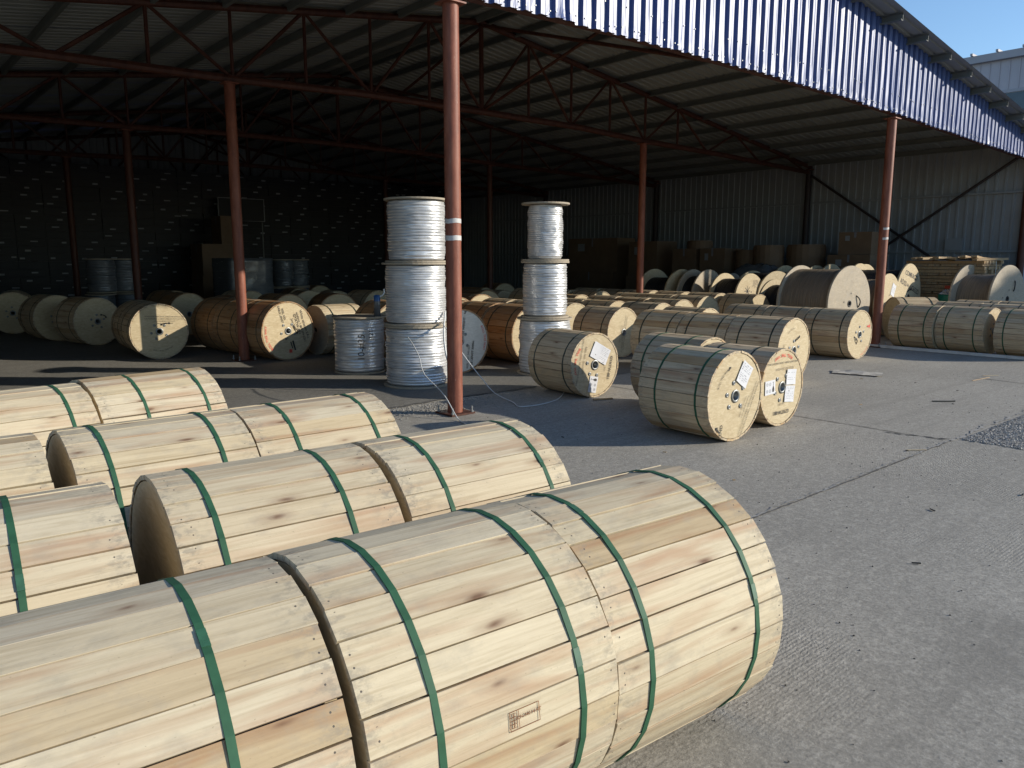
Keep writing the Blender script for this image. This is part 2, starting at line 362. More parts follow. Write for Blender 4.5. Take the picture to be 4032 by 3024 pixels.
# sheet of broken stone where a slab is missing
def stones(name, n, region, s0, s1, seed, mat=None, parent=None):
    rnd = random.Random(seed); mb = MB()
    base = [Vector((1,0,0)),Vector((-.5,.87,0)),Vector((-.5,-.87,0)),Vector((.1,.1,.9)),Vector((0,0,-.6)),Vector((-.6,.2,.6))]
    for i in range(n):
        x, y, k = region(rnd); s = rnd.uniform(s0, s1) * k
        mt = Matrix.Rotation(rnd.uniform(0, 6.3), 3, 'Z') @ Matrix.Rotation(rnd.uniform(-.8, .8), 3, 'X')
        V = [mt @ Vector((v.x*rnd.uniform(.7,1.3), v.y*rnd.uniform(.6,1.2), v.z*rnd.uniform(.5,1))) * s + Vector((x, y, s*0.3)) for v in base]
        mb.add(V, [(0,1,3),(1,5,3),(5,2,3),(2,0,3),(1,0,4),(2,1,4),(0,2,4),(1,2,5)])
    return mb.build(name, mat or M['stone'], parent)
gb = MB().add([(7.42, -6, 0.004), (14, -6, 0.004), (14, 2.56, 0.004), (7.50, 2.53, 0.004)], [(0, 1, 2, 3)]).build('gravel_bed', simple('gravel_bed', (0.19, 0.18, 0.165), 0.9, 0, 0.5, 30, 0.8)); tag(gb, kind='structure')
gs = stones('gravel', 14000, lambda r: ((lambda x: (x, 2.52 - abs(r.gauss(0, 0.75)), 1))(7.46 + r.random() * 3.6)), 0.005, 0.015, 11); tag(gs, kind='stuff')
crumb = stones('crumbled_concrete', 1500, lambda r: (4.7 + r.gauss(0, 0.55), 6.86 + r.gauss(0, 0.14), 1), 0.003, 0.012, 12, M['lip']); tag(crumb, 'fine grey concrete crumbs around the foot of the red column', None, None, 'stuff')
grit = stones('yard_grit', 900, lambda r: (r.uniform(1.5, 12), r.uniform(0.6, 7.0), 1), 0.002, 0.007, 13, M['joint']); tag(grit, kind='stuff')

# ------------------------------------------------------------------ shed
XR, XL, XRIDGE = 21.95, -2.75, 9.6
YF, BAY = 6.45, 5.65
TY = [YF + BAY * i for i in range(5)]
def chord_z(x): return 5.99 - 0.141 * abs(x - XRIDGE)
def roof_z(x): return chord_z(x) + 0.108
BOT = [(0, 4.38), (2.6, 4.37), (4.8, 4.29), (7.8, 4.24), (12.3, 4.10)]
BOTF = [(0, 4.165), (2.6, 4.16), (4.8, 4.115), (8.5, 4.02), (12.3, 3.90)]
def interp(tab, x):
    x = abs(x - XRIDGE)
    for (a, za), (b, zb) in zip(tab, tab[1:]):
        if x <= b: return za + (zb - za) * (x - a) / (b - a)
    return tab[-1][1]
shed = empty('storage_shed', (XRIDGE, YF, 0), 0, 'open fronted storage shed with blue ribbed gable and red steel columns', 'shed')
def part(name, me, parent=shed, loc=None, **k):   # meshes are given in world coordinates
    o = put(name, me, parent, **k)
    p = Vector(parent.location) if parent is shed else Vector((0, 0, 0))
    o.location = Vector(loc or (0, 0, 0)) - p
    return o
def sub(name, me, parent): return put(name, me, parent)

RIB = [(0, 0), (0.075, 0), (0.088, 0.026), (0.140, 0.026), (0.153, 0)]     # along, out (pitch 0.21)
PITCH = 0.21
# roof panels (four ribs each), ribs run down the slope
def roof_panel_mesh(side):
    mb = MB(); prof = []
    for k in range(4): prof += [(k*PITCH + a, o) for a, o in RIB]
    prof.append((4*PITCH + 0.012, 0))
    x0, x1 = XRIDGE, (XR + 0.35 if side > 0 else XL - 0.35)
    for top in (1, 0):
        V = []; F = []
        for a, o in prof:
            for x in (x0, x1): V.append((x - XRIDGE, a, roof_z(x) + o + (0.002 if top else -0.002)))
        for i in range(len(prof) - 1):
            q = (2*i, 2*i+2, 2*i+3, 2*i+1)
            F.append(q if (top == 1) == (side < 0) else tuple(reversed(q)))
        mb.add(V, F, 0 if top else 1)
    return mb.me('roof_panel', [M['blue'], M['sheet_under']])
roof = part('roof', MB().box(XRIDGE - .22, XRIDGE + .22, YF - .46, 29.2, roof_z(XRIDGE) + .03, roof_z(XRIDGE) + .045).me('roof', M['blue']))
for side in (1, -1):
    me = roof_panel_mesh(side)
    for k in range(28): put('roof_panel', me, roof, (XRIDGE, YF - 0.50 + 0.84 * k, 0.006 * (k % 2)))
# purlins: C sections
def cpurlin(x, y0, y1):
    z0 = chord_z(x) - 0.02; z1 = z0 + 0.12; t = 0.005; s = -1 if x > XRIDGE else 1
    mb = MB(); xa, xb = (x, x + s * 0.06)
    w = lambda a, b: (min(a, b), max(a, b))
    mb.box(*w(xa, xa + s*t), y0, y1, z0, z1); mb.box(*w(xa + s*t, xb), y0, y1, z0, z0 + t); mb.box(*w(xa + s*t, xb), y0, y1, z1 - t, z1)
    mb.box(*w(xb - s*t, xb), y0, y1, z0 + t, z0 + 0.022)
    return mb.me('purlin', M['purlin'])
for s in (1, -1):
    for k in range(13):
        off = 0.15 if k == 0 else 0.84 + 1.02 * (k - 1)
        if off < 12.35: part('purlin', cpurlin(XRIDGE + s * off, YF - 0.44, 29.05))
# trusses
def truss(y, bot, web=True):
    xs = [XRIDGE + d for d in (-12.3, -7.8, -4.8, -2.6, 0, 2.6, 4.8, 7.8, 12.3)]
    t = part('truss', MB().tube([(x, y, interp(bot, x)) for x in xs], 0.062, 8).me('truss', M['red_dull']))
    t['label'] = 'red steel roof truss'
    for s in (1, -1):
        sub('top_chord', MB().tube([(XRIDGE, y, chord_z(XRIDGE)), (XRIDGE + s * 12.3, y, chord_z(XRIDGE + 12.3))], 0.058, 8).me('top_chord', M['red_dull']), t)
        for k in range(0, 11):
            o = 1.2 * k; x = XRIDGE + s * o
            if k and k <= 5: sub('web_post', MB().tube([(x, y, interp(bot, x)), (x, y, chord_z(x))], 0.029, 6).me('web_post', M['red_dull']), t)
            if k < 10:
                xn = XRIDGE + s * 1.2 * (k + 1)
                za, zb = (interp(bot, x), chord_z(xn)) if k % 2 == 0 else (chord_z(x), interp(bot, xn))
                sub('web_diagonal', MB().tube([(x, y, za), (xn, y, zb)], 0.029, 6).me('web_diagonal', M['red_dull']), t)
        sub('web_post', MB().tube([(XRIDGE + s*12.25, y, interp(bot, XRIDGE+12.3) - .05), (XRIDGE + s*12.25, y, chord_z(XRIDGE + 12.25) + .03)], 0.06, 8).me('web_post', M['red_dull']), t)
    sub('king_post', MB().tube([(XRIDGE, y, interp(bot, XRIDGE)), (XRIDGE, y, chord_z(XRIDGE))], 0.045, 8).me('king_post', M['red_dull']), t)
    return t
BOTT = [(a, z + .06) for a, z in BOTF]
for i, y in enumerate(TY): truss(y + (.05 if i == 0 else 0), BOTT if i == 0 else BOT)
for i in range(4):
    ya, yb = TY[i], TY[i+1]
    za = interp(BOTF if i == 0 else BOT, XRIDGE)
    part('ridge_brace', MB().tube([(XRIDGE + .06, yb, 4.42), (XRIDGE + .06, ya, 5.93)], 0.03, 6).me('ridge_brace', M['red_dull']))
    part('ridge_brace', MB().tube([(XRIDGE - .06, yb, 5.93), (XRIDGE - .06, ya, za + .05)], 0.03, 6).me('ridge_brace', M['red_dull']))
# columns
def column(x, y, ztop, rad=0.088, bands=(), arc=(0, 2*math.pi), bolts=True, mt='red'):
    c = part('column', smooth_by_angle(MB().tube([(0, 0, 0.02), (0, 0, ztop)], rad, 20).me('column', M[mt])), loc=(x, y, 0))
    MB().box(-.15, .15, -.15, .15, 0.004, 0.02).build('base_plate', M['red_dull'], c)
    MB().box(-.11, .11, -.11, .11, ztop - .03, ztop - .015).build('cap_plate', M['red'], c)
    if bolts:
        for a, b in ((-.125, -.125), (.125, -.125), (-.125, .125), (.125, .125)):
            MB().lathe([(0, 0.001), (0, .016), (.018, .016), (.018, .009), (.065, .009), (.065, .001)], 8).build('anchor_bolt', M['galv'], c, (a, b, 0.02))
    for zb, h in bands:
        n = 20; V = []; F = []; rnd = random.Random(int(zb * 99))
        for k in range(n + 1):
            t = arc[0] + (arc[1] - arc[0]) * k / n
            j = 0.004 * math.sin(3 * t) + rnd.uniform(-.003, .003)
            for zz in (zb + j, zb + h + j + rnd.uniform(-.003, .003)): V.append(((rad + .0025) * math.cos(t), (rad + .0025) * math.sin(t), zz))
            if k: F.append((2*k-2, 2*k, 2*k+1, 2*k-1))
        MB().add(V, F).build('tape_band', M['tape'], c, smooth=True)
    return c
for i, y in enumerate(TY[:5]):
    zt = lambda x: interp(BOTF if i == 0 else BOT, x) - 0.05
    for x in (4.74, 14.36):
        b = ()
        arc = (0, 2 * math.pi)
        if i == 0: b = ((1.955, .045), (1.785, .05)) if x < 9 else ((2.12, .04), (1.945, .04))
        if i == 0 and x > 9: arc = (R(-165), R(-15))
        column(x, y, zt(x), 0.080, b, arc, i < 2, 'red' if i < 2 else 'red_dull')  # deeper columns take the darker red, interior shade painted into it
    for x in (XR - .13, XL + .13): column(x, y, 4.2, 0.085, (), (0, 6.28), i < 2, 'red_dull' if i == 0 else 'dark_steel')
# walls
def wall_sheet_mesh(h, w=0.84, both=True):
    mb = MB(); prof = []
    for k in range(4): prof += [(k*PITCH + a, o) for a, o in RIB]
    prof.append((4*PITCH + .02, 0))
    V = []; F = []
    for a, o in prof: V += [(-o * .8, a, 0), (-o * .8, a, h)]
    for i in range(len(prof)-1): F.append((2*i, 2*i+1, 2*i+3, 2*i+2))
    return mb.add(V, F).me('wall_panel', M['wall_sheet'])
wall = part('side_wall', MB().box(XR + .06, XR + .09, YF, 29.1, 0.004, 0.25).me('side_wall', M['concrete_in']))
wm = wall_sheet_mesh(4.36)
for k in range(27): put('wall_panel', wm, wall, (XR + .03 + .003 * (k % 2), YF + .0 + 0.84 * k, 0.006))
lw = part('side_wall', MB().box(XL - .09, XL - .06, YF, 29.1, 0.004, 0.25).me('side_wall', M['concrete_in']))
for k in range(27): put('wall_panel', wm, lw, (XL - .03 - .003 * (k % 2), YF + .0 + 0.84 * k, 0.006))
bw = part('back_wall', MB().box(XL, XR, 29.16, 29.2, 0.004, 0.25).me('back_wall', M['concrete_in']))
wmb = wall_sheet_mesh(6.3)
for k in range(30):
    put('wall_panel', wmb, bw, (XL + 0.84 * k, 29.12 + .003 * (k % 2), 0.0 - max(0, 6.3 - roof_z(XL + .84*k + .42) - .07)), (0, 0, R(-90)))
for z in (1.79, 3.22):
    part('girt', MB().box(XR - .06, XR - .004, YF + .09, 29.0, z - .025, z + .025).me('girt', M['wall_sheet']))
part('wall_brace', MB().tube([(XR - .16, TY[1] - .1, 4.0), (XR - .16, TY[0] + .15, 0.35)], 0.036, 8).me('wall_brace', M['dark_steel']))
part('wall_brace', MB().tube([(XR - .24, TY[0] + .1, 4.1), (XR - .24, TY[1] - .1, 0.35)], 0.036, 8).me('wall_brace', M['dark_steel']))
# blue ribbed gable
fas = part('gable_cladding', MB().box(XL, XR, YF - .045, YF - .01, 4.30, 4.34).me('gable_cladding', M['red_dull']))
rndf = random.Random(5)
FRIB = [(0, 0), (0.072, 0), (0.084, 0.042), (0.118, 0.042), (0.122, 0.039), (0.148, 0.039), (0.152, 0.042), (0.186, 0.042), (0.198, 0)]
def fascia_panel(x0, k):
    prof = []
    for j in range(4): prof += [(x0 + j*PITCH + a, o) for a, o in FRIB]
    prof.append((x0 + 4*PITCH + .01, 0.001))
    dz = rndf.uniform(-.012, .012); V = []; F = []; rows = 7
    dent = rndf.random() < .35 or k == 20; dx = rndf.uniform(.15, .7)
    if k == 20: dx = .05
    for a, o in prof:
        zb = interp(BOTF, a) - 0.0 + dz; zt = roof_z(a) - 0.012
        for q in range(rows):
            f = [0, .025, .08, .2, .45, .75, 1][q]
            z = zb + (zt - zb) * f; bend = 0
            if dent and q < 4: bend = .03 * math.exp(-((a - x0 - dx) / .09) ** 2) * (1, .7, .4, .1)[q]
            y = -o - bend + rndf.uniform(-.0018, .0018) - (k % 2) * .0012
            if q == 0: z += rndf.uniform(-.004, .004)
            V.append((a, YF - 0.052 + y, z))
    n = len(prof)
    for i in range(n - 1):
        for q in range(rows - 1):
            F.append((i*rows+q, (i+1)*rows+q, (i+1)*rows+q+1, i*rows+q+1))
    return MB().add(V, F).me('cladding_panel', M['blue'])
k = 0; x = XL - .1
while x < XR - .3:
    if roof_z(x + .84) - interp(BOTF, x + .84) > 0.12: sub('cladding_panel', fascia_panel(x, k), fas)
    x += 0.84; k += 1
# screw heads along the foot of the cladding
scr = MB()
for i in range(150):
    xx = 4.9 + i * 0.105 + random.uniform(-.03, .03); zz = interp(BOTF, xx) + random.choice((.06, .07, .30)) + random.uniform(-.015, .015)
    scr.box(xx - .006, xx + .006, YF - .106, YF - .092, zz - .006, zz + .006)
tag(sub('screw_heads', scr.me('screw_heads', M['galv']), fas), kind='stuff')

# wall sign and security camera
tag(MB().box(XR - .09, XR - .065, 7.80, 8.22, 1.82, 2.12).build('wall_sign', M['wall_sheet']), 'plain grey board leaning on the lower wall rail above the lumber pile', 'sign')
cc = empty('security_camera', (XR - .62, YF - .12, 3.82), R(200), 'white security camera on a bracket at the shed corner column', 'camera')
MB().box(-.17, .13, -.045, .045, -.05, .05).build('housing', M['white_pl'], cc, (0, 0, .1), (0, R(12), 0))
MB().lathe([(0.10, .001), (.10, .036), (.135, .036), (.135, .001)], 12, 'x').build('lens_hood', M['black'], cc, (.0, 0, .085), (0, R(12), 0))
MB().box(-.2, -.16, -.03, .03, -.12, .14).box(-.16, .0, -.015, .015, -.12, -.08).build('bracket', M['white_pl'], cc)

# ------------------------------------------------------------------ text
def text_pts(s, size, bend=None, align='CENTER', bold=0.0):
    cu = bpy.data.curves.new('txt', 'FONT'); cu.body = s; cu.size = size; cu.align_x = align; cu.align_y = 'CENTER'; cu.resolution_u = 2; cu.offset = bold
    o = bpy.data.objects.new('txt', cu); COL.objects.link(o); dg = bpy.context.evaluated_depsgraph_get()
    me = bpy.data.meshes.new_from_object(o.evaluated_get(dg))
    V = [(v.co.x, v.co.y) for v in me.vertices]; F = [tuple(p.vertices) for p in me.polygons]
    bpy.data.objects.remove(o); bpy.data.curves.remove(cu); bpy.data.meshes.remove(me)
    if bend:   # bend > 0: arc over the top, letters outwards; bend < 0: along the foot, reading left to right
        B = abs(bend)
        if bend > 0: V = [((B + y) * math.sin(x / B), (B + y) * math.cos(x / B)) for x, y in V]
        else: V = [((B - y) * math.sin(x / B), -(B - y) * math.cos(x / B)) for x, y in V]
    return V, F
def on_face(name, VF, parent, r, s=0, t=0, rot=0, spin=0, mat=None, eps=0.0015, flip=False):
    V, F = VF; c, sn = math.cos(R(rot)), math.sin(R(rot)); C, S = math.cos(R(spin)), math.sin(R(spin)); W = []
    for x, y in V:
        a, b = c*x - sn*y + s, sn*x + c*y + t
        W.append((eps, C*a - S*b, r + S*a + C*b))
    return put(name, mk(name, W, F, mat), parent)
def rect(w, h, x=0, y=0): return [(x - w/2, y - h/2), (x + w/2, y - h/2), (x + w/2, y + h/2), (x - w/2, y + h/2)], [(0, 1, 2, 3)]
def merge(*vf):
    V, F = [], []
    for v, f in vf:
        b = len(V); V += v; F += [tuple(i + b for i in q) for q in f]
    return V, F
def arrow(L, w):   # pointing +x
    return [(-L/2, -w/6), (L/6, -w/6), (L/6, -w/2), (L/2, 0), (L/6, w/2), (L/6, w/6), (-L/2, w/6)], [(0, 1, 5, 6), (1, 2, 3, 4, 5)][0:0] + [(0, 1, 5, 6), (2, 3, 4, 1), (1, 4, 5)][0:1] + [(2, 3, 4)]
def ring2(ra, rb, n=20, a0=0, a1=2*math.pi, cx=0, cy=0):
    V = []; F = []
    for k in range(n + 1):
        t = a0 + (a1 - a0) * k / n
        V += [(cx + ra*math.cos(t), cy + ra*math.sin(t)), (cx + rb*math.cos(t), cy + rb*math.sin(t))]
        if k: F.append((2*k-2, 2*k-1, 2*k+1, 2*k))
    return V, F

# ------------------------------------------------------------------ wooden reels
cache = {}
def stave_mesh(r, L, n, var, mat):
    key = (round(r, 3), round(L, 3), n, var, mat.name)
    if key in cache: return cache[key]
    gap, dr, tilt = [(.0015, 0, .8), (.003, -.0022, -1.3), (.007, .0008, 1.5), (.002, -.0015, -1.6), (.013, -.0030, .5), (.0025, .0012, 1.4), (.005, -.0008, -.7)][var]
    t = .017; ro = r - .003 + dr; w = 2 * (r - t - .001) * math.tan(math.pi / n) - gap * .55; c = .0008
    P = [(-w/2 + c, ro), (w/2 - c, ro), (w/2, ro - c), (w/2, ro - t), (-w/2, ro - t), (-w/2, ro - c)]
    ct, st = math.cos(R(tilt)), math.sin(R(tilt))
    P = [(y*ct - (z-ro)*st, ro + y*st + (z-ro)*ct) for y, z in P]
    V = []; F = []; rnd = random.Random(var * 7 + n); xs = (-L/2, -L/6, L/6, L/2)
    for i, x in enumerate(xs):
        j = [rnd.uniform(-.0012, .0012) for _ in range(2)]
        for q, (y, z) in enumerate(P): V.append((x, y + (j[0] if y < 0 else j[1]), z))
    for i in range(3):
        for q in range(6): F.append((i*6+q, (i+1)*6+q, (i+1)*6+(q+1) % 6, i*6+(q+1) % 6))
    F.append(tuple(range(6))); F.append(tuple(range(23, 17, -1)))
    cache[key] = mk('stave', V, F, mat); return cache[key]
def cached(key, fn):
    if key not in cache: cache[key] = fn()
    return cache[key]
HUB = None
def reel(label, x, y, ang, r=.41, L=.78, wood_='pine', face='ply', strap='strap', spin=0.0, straps=(.2, .79), nst=27, group=None, seed=None, bolts=True, handle=None, name='cable_reel', hub=True):
    """face centre at ground point (x, y); the visible end looks along ang (degrees)"""
    rnd = random.Random(seed if seed is not None else int(x * 131 + y * 977))
    o = empty(name, (x, y, 0), R(ang), label, 'cable reel', group)
    ax = (-L/2, 0, r)
    off = rnd.uniform(0, 2*math.pi / nst)
    for k in range(nst):
        th = off + 2 * math.pi * k / nst
        v = rnd.choice((0, 0, 1, 1, 2, 3, 3, 5, 5, 6, 6, 4))
        put('stave', stave_mesh(r, L, nst, v, M[wood_]), o, (-L/2 + rnd.uniform(-.003, .003), 0, r), (th, 0, rnd.uniform(-.002, .002)))
    def flange():
        Ri = r - .0235
        return MB().lathe([(-.005, .046), (-.005, Ri), (-.033, Ri), (-.033, .046)], 48, 'x', close=True).me('flange', M[face])
    fm = cached(('fl', round(r, 3), face), flange)
    put('flange', fm, o, (0, 0, r)); put('flange', fm, o, (-L, 0, r), (0, 0, math.pi))
    cm = cached(('core', round(r, 3), round(L, 3)), lambda: MB().lathe([(-.03, r - .034), (-L + .03, r - .034)], 32, 'x').me('cable_wrap', M['foil'], True))
    put('cable_wrap', cm, o, (0, 0, r))
    def strapm():
        ro = r + .0008; V = []; F = []; w = .0095
        for k in range(nst):
            t = 2*math.pi*(k + .5)/nst; q = ro / math.cos(math.pi/nst) - .0005
            for xx, rr_ in ((-w, q - .0035), (-w, q), (w, q), (w, q - .0035)): V.append((xx, -rr_*math.sin(t), rr_*math.cos(t)))
        for k in range(nst):
            a, b = 4*k, 4*((k+1) % nst)
            for i in range(3): F.append((a+i, b+i, b+i+1, a+i+1))
        return mk('strap', V, F, M[strap])
    sm = cached(('strap', round(r, 3), nst, strap), strapm)
    for s in straps:
        so_ = put('strap', sm, o, (-L * (s + rnd.uniform(-.03, .03)), 0, r), (off, rnd.uniform(-.008, .008), rnd.uniform(-.016, .016)))
        if strap == 'strap':
            q = r + .0018
            smesh = cached(('seal', round(r, 3)), lambda: MB().box(-.0100, .0100, -.024, .024, q - .003, q + .0010).box(-.0104, .0104, -.009, -.007, q - .003, q + .0014).box(-.0104, .0104, .007, .009, q - .003, q + .0014).me('strap_seal', M['seal']))
            put('strap_seal', smesh, so_, (0, 0, 0), (2 * math.pi * rnd.randint(1, 9) / nst + .0, 0, 0))
    if hub == 'back':
        put('hub_ring', MB().lathe([(-.16, .032), (.002, .032), (.004, .036), (.004, .058), (.001, .062), (-.005, .062)], 28, 'x').me('hub_ring', M['white_pl'], True), o, (-L, 0, r), (0, 0, math.pi))
    elif hub:
        hm = cached('hub', lambda: MB().lathe([(-.16, .039), (.002, .039), (.004, .043), (.004, .056), (.001, .060), (-.005, .060)], 28, 'x').me('hub_ring', M['steel'], True))
        put('hub_ring', hm, o, (0, 0, r))
        if bolts:
            bm = cached('bolt', lambda: MB().lathe([(-.004, .021), (.0015, .021), (.003, .014), (.003, .010), (-.004, .009), (-.004, .007), (.006, .007), (.006, .0005)], 14, 'x').me('bolt', M['steel'], True))
            for a in (20, 95, 160, 215, 300):
                t = R(a + spin); put('bolt', bm, o, (0, .125*math.cos(t), r + .125*math.sin(t)))
    if handle is not None:
        # cable end: a black loop coming out of two holes in the flange
        a, rad, ln, hrot = handle; t = R(a); cy, cz = rad*math.cos(t), r + rad*math.sin(t); hx, hz = math.cos(R(hrot))*ln/2, math.sin(R(hrot))*ln/2
        pts = []
        for i in range(9):
            f = i / 8; b = math.sin(math.pi * f)
            pts.append((-.01 + .028*b**.6, cy + hx*(2*f-1) - hz*.25*b, cz + hz*(2*f-1) + hx*.25*b))
        h = MB().tube(pts, .0065, 7)
        for sg in (-1, 1): h.lathe([(-.0035, .0005), (-.0035, .017)], 12, 'x')
        V = h.V; nn = 24 * 2
        base = len(V) - 48
        for j, sg in enumerate((-1, 1)):
            for q in range(24):
                p = V[base + j*24 + q]; V[base + j*24 + q] = (p[0], p[1] + cy + sg*hx, p[2] + cz + sg*hz)
        h.build('cable_end', M['black'], o, smooth=False)
    return o
def back_of(x, y, ang, d): return x - math.cos(R(ang)) * d, y - math.sin(R(ang)) * d
ORD = ['first', 'second', 'third', 'fourth', 'fifth', 'sixth', 'seventh']
def row(desc, x, y, ang, cnt, r, gap=.02, L=.78, group='cable reels in the shed rows', **k):
    out = []
    for i in range(cnt):
        px, py = back_of(x, y, ang, i * (L + gap))
        kw = dict(k)
        if i: kw.update(handle=None)
        out.append(reel(f'{desc}, {ORD[i]} from the open front' if cnt > 1 else desc, px + (random.uniform(-.015, .015) if i else 0), py, ang + (random.uniform(-.8, .8) if i else 0), r, L, group=group, **kw))
    return out

# ---- the pale reels in the yard (four rows, axes across the yard)
FG = 'pale reels set out in rows in the yard'
def fg(label, x, y, ang, r, L, **k): return reel(label, x, y, ang, r, L, 'pine', 'ply', 'strap', group=FG, nst=31, **k)
fg('pale pine cable reel with green straps, end of the foremost row, on ridged concrete', 2.24, 1.65, -4, .430, .738, straps=(.21, .83), seed=1)
rb = fg('pale pine cable reel with a burnt rectangular stamp and a reddish plank, foremost row', 1.497, 1.70, -4, .430, .725, straps=(.16, .76), seed=2)
fg('pale pine cable reel beside the stamped reel, its end planks dirtied and nail holed', .748, 1.753, -4, .427, .745, straps=(.32, .87), seed=3)
fg('pale pine cable reel last in the foremost row, past the dirtied reel', -.03, 1.80, -4, .43, .745, seed=4)
fg('pale pine cable reel ending the second row, right behind the stamped reel', 2.33, 2.68, -3, .430, .79, straps=(.16, .78), seed=5)
fg('pale pine cable reel in the second row with its dim left end showing', 1.505, 2.722, -3, .430, .78, straps=(.23, .80), seed=6, handle=None)
fg('pale pine cable reel across a gap from its neighbour in the second row', .60, 2.768, -3, .430, .78, straps=(.40, .86), seed=7)
fg('pale pine cable reel last in the second row, two along from the gap', -.21, 2.81, -3, .43, .78, seed=71)
fg('pale pine cable reel ending the third row, nearest the red column', 2.18, 3.80, 0, .430, .77, straps=(.18, .74), seed=8)
fg('pale pine cable reel in the third row butted against its neighbour, bright sunlit strap', 1.40, 3.80, 0, .430, .76, straps=(.22, .84), seed=9)
fg('pale pine cable reel across a gap in the third row', .555, 3.80, 0, .430, .77, straps=(.37, .85), seed=10)
fg('pale pine cable reel ending the fourth row with one big round knot', 1.81, 5.45, 7, .430, .775, straps=(.18, .68), seed=11)
fg('pale pine cable reel in the fourth row shaded by its neighbour', 1.02, 5.30, 7, .425, .77, straps=(.20, .80), seed=12)
fg('pale pine cable reel last in the fourth row, away from the knotted reel', .22, 5.20, 7, .43, .77, seed=13)

# branded stamp on a plank of the stamped reel
def stamp(o, r, th, xc):
    t = merge(rect(.105, .0022, 0, .027), rect(.105, .0022, 0, -.027), rect(.0022, .054, -.052, 0), rect(.0022, .054, .052, 0), rect(.002, .05, -.021, 0))
    V, F = text_pts('CN-04014-HT', .0145, bold=.0003); t = merge(t, ([(a + .016, b + .004) for a, b in V], F))
    V, F = text_pts('IPPC', .008); t = merge(t, ([(-b - .028, a) for a, b in V], F))
    ear = [rect(.0016, .042, -.039, 0)]
    for k in range(4):
        for s in (-1, 1): ear.append(ring2(.0052, .0066, 10, 0, 6.283, -.039 + s*.0045, -.014 + k*.010))
    t = merge(t, *ear)
    W = [(xc + a * .86, b * .86, r) for a, b in t[0]]
    p = put('burnt_stamp', mk('burnt_stamp', W, t[1], M['ink_brown']), o, (0, 0, .43), (th, 0, 0))
    return p
st_off = [c for c in rb.children if c.name.startswith('stave')][0].rotation_euler.x; st_w = 2 * math.pi / 31
stamp(rb, .4312, st_off + st_w * round((R(76) - st_off) / st_w), -.315)

# ---- face prints shared by the big orders of reels
def print_std(o, r, spin, red=True, small=1.0):
    k = r / .385
    on_face('printed_text', text_pts('GYXTW-8B1', .052*k, bold=.001), o, r, 0, .245*k, 0, spin, M['ink'])
    on_face('printed_text', text_pts('Jan. 2025', .03*k), o, r, 0, .165*k, 0, spin, M['ink_pale'])
    on_face('printed_text', text_pts('REEL NO: 25mm0241', .036*k), o, r, -.03*k, -.185*k, 0, spin, M['ink_pale'])
    on_face('printed_text', text_pts('CABLE LENGT-2000m  GROSS WEIGHT-200KG', .027*k), o, r, 0, -.245*k, 0, spin, M['ink'])
    if red: on_face('printed_text', text_pts('ROLL  THIS  WAY', .042*k, -.318*k, bold=.001), o, r, 0, 0, 0, spin, M['ink_red'])
def paper(o, r, s, t, w, h, rot, lines=9, seed=1):
    rnd = random.Random(seed); n = 5; V = []; F = []; c, sn = math.cos(R(rot)), math.sin(R(rot))
    for i in range(n+1):
        for j in range(n+1):
            a, b = (i/n - .5)*w, (j/n - .5)*h
            lift = .004 + .010*max(0, (abs(a/w) + abs(b/h)) - .62) + rnd.uniform(0, .0012)
            V.append((lift, c*a - sn*b + s, sn*a + c*b + r + t))
    for i in range(n):
        for j in range(n): F.append((i*(n+1)+j, (i+1)*(n+1)+j, (i+1)*(n+1)+j+1, i*(n+1)+j+1))
    p = put('paper_sheet', mk('paper_sheet', V, F, M['paper'], True), o)
    L = []
    for q in range(lines):
        yy = h*(.40 - .8*q/lines); 
        if rnd.random() < .25: continue
        x0 = -w*.4; 
        while x0 < w*.34:
            ww = rnd.uniform(.05, .22)*w; L.append(rect(min(ww, w*.4 - x0), h*.018, x0 + ww/2, yy)); x0 += ww + w*rnd.uniform(.03, .2)
    if L: on_face('printed_lines', merge(*L), p, r, s, t, rot, 0, M['print'], .0062)
    return p
def care_label(o, r, s, t, w, h, rot):
    p = put('care_label', mk('care_label', [(.003, 0, 0)]*0 + [(.003, math.cos(R(rot))*a - math.sin(R(rot))*b + s, math.sin(R(rot))*a + math.cos(R(rot))*b + r + t) for a, b in rect(w, h)[0]], [(0, 1, 2, 3)], M['paper']), o)
    gl = ([(-.012, .06), (.012, .06), (.017, .03), (.010, .0), (.002, -.012), (-.002, -.012), (-.010, .0), (-.017, .03)], [tuple(reversed(range(8)))])
    it = merge(gl, rect(.004, .05, 0, -.034), rect(.03, .004, 0, -.06))
    it = ([(a + w*.30, -b*h/.17) for a, b in it[0]], it[1])
    ic = merge(*[ring2(.013, .0155, 14, 0, 6.283, x_, y_) for x_ in (-w*.30, -w*.02) for y_ in (-h*.24, h*.24)], *[rect(.014, .003, x_, y_ + q_) for x_ in (-w*.30, -w*.02) for y_ in (-h*.24, h*.24) for q_ in (-.006, .004)])
    on_face('glass_pictogram', it, p, r, s, t, rot, 0, M['ink'], .0045); on_face('pictograms', ic, p, r, s, t, rot, 0, M['print'], .0045)

SH = 'sunlit faced reels at the shed front'
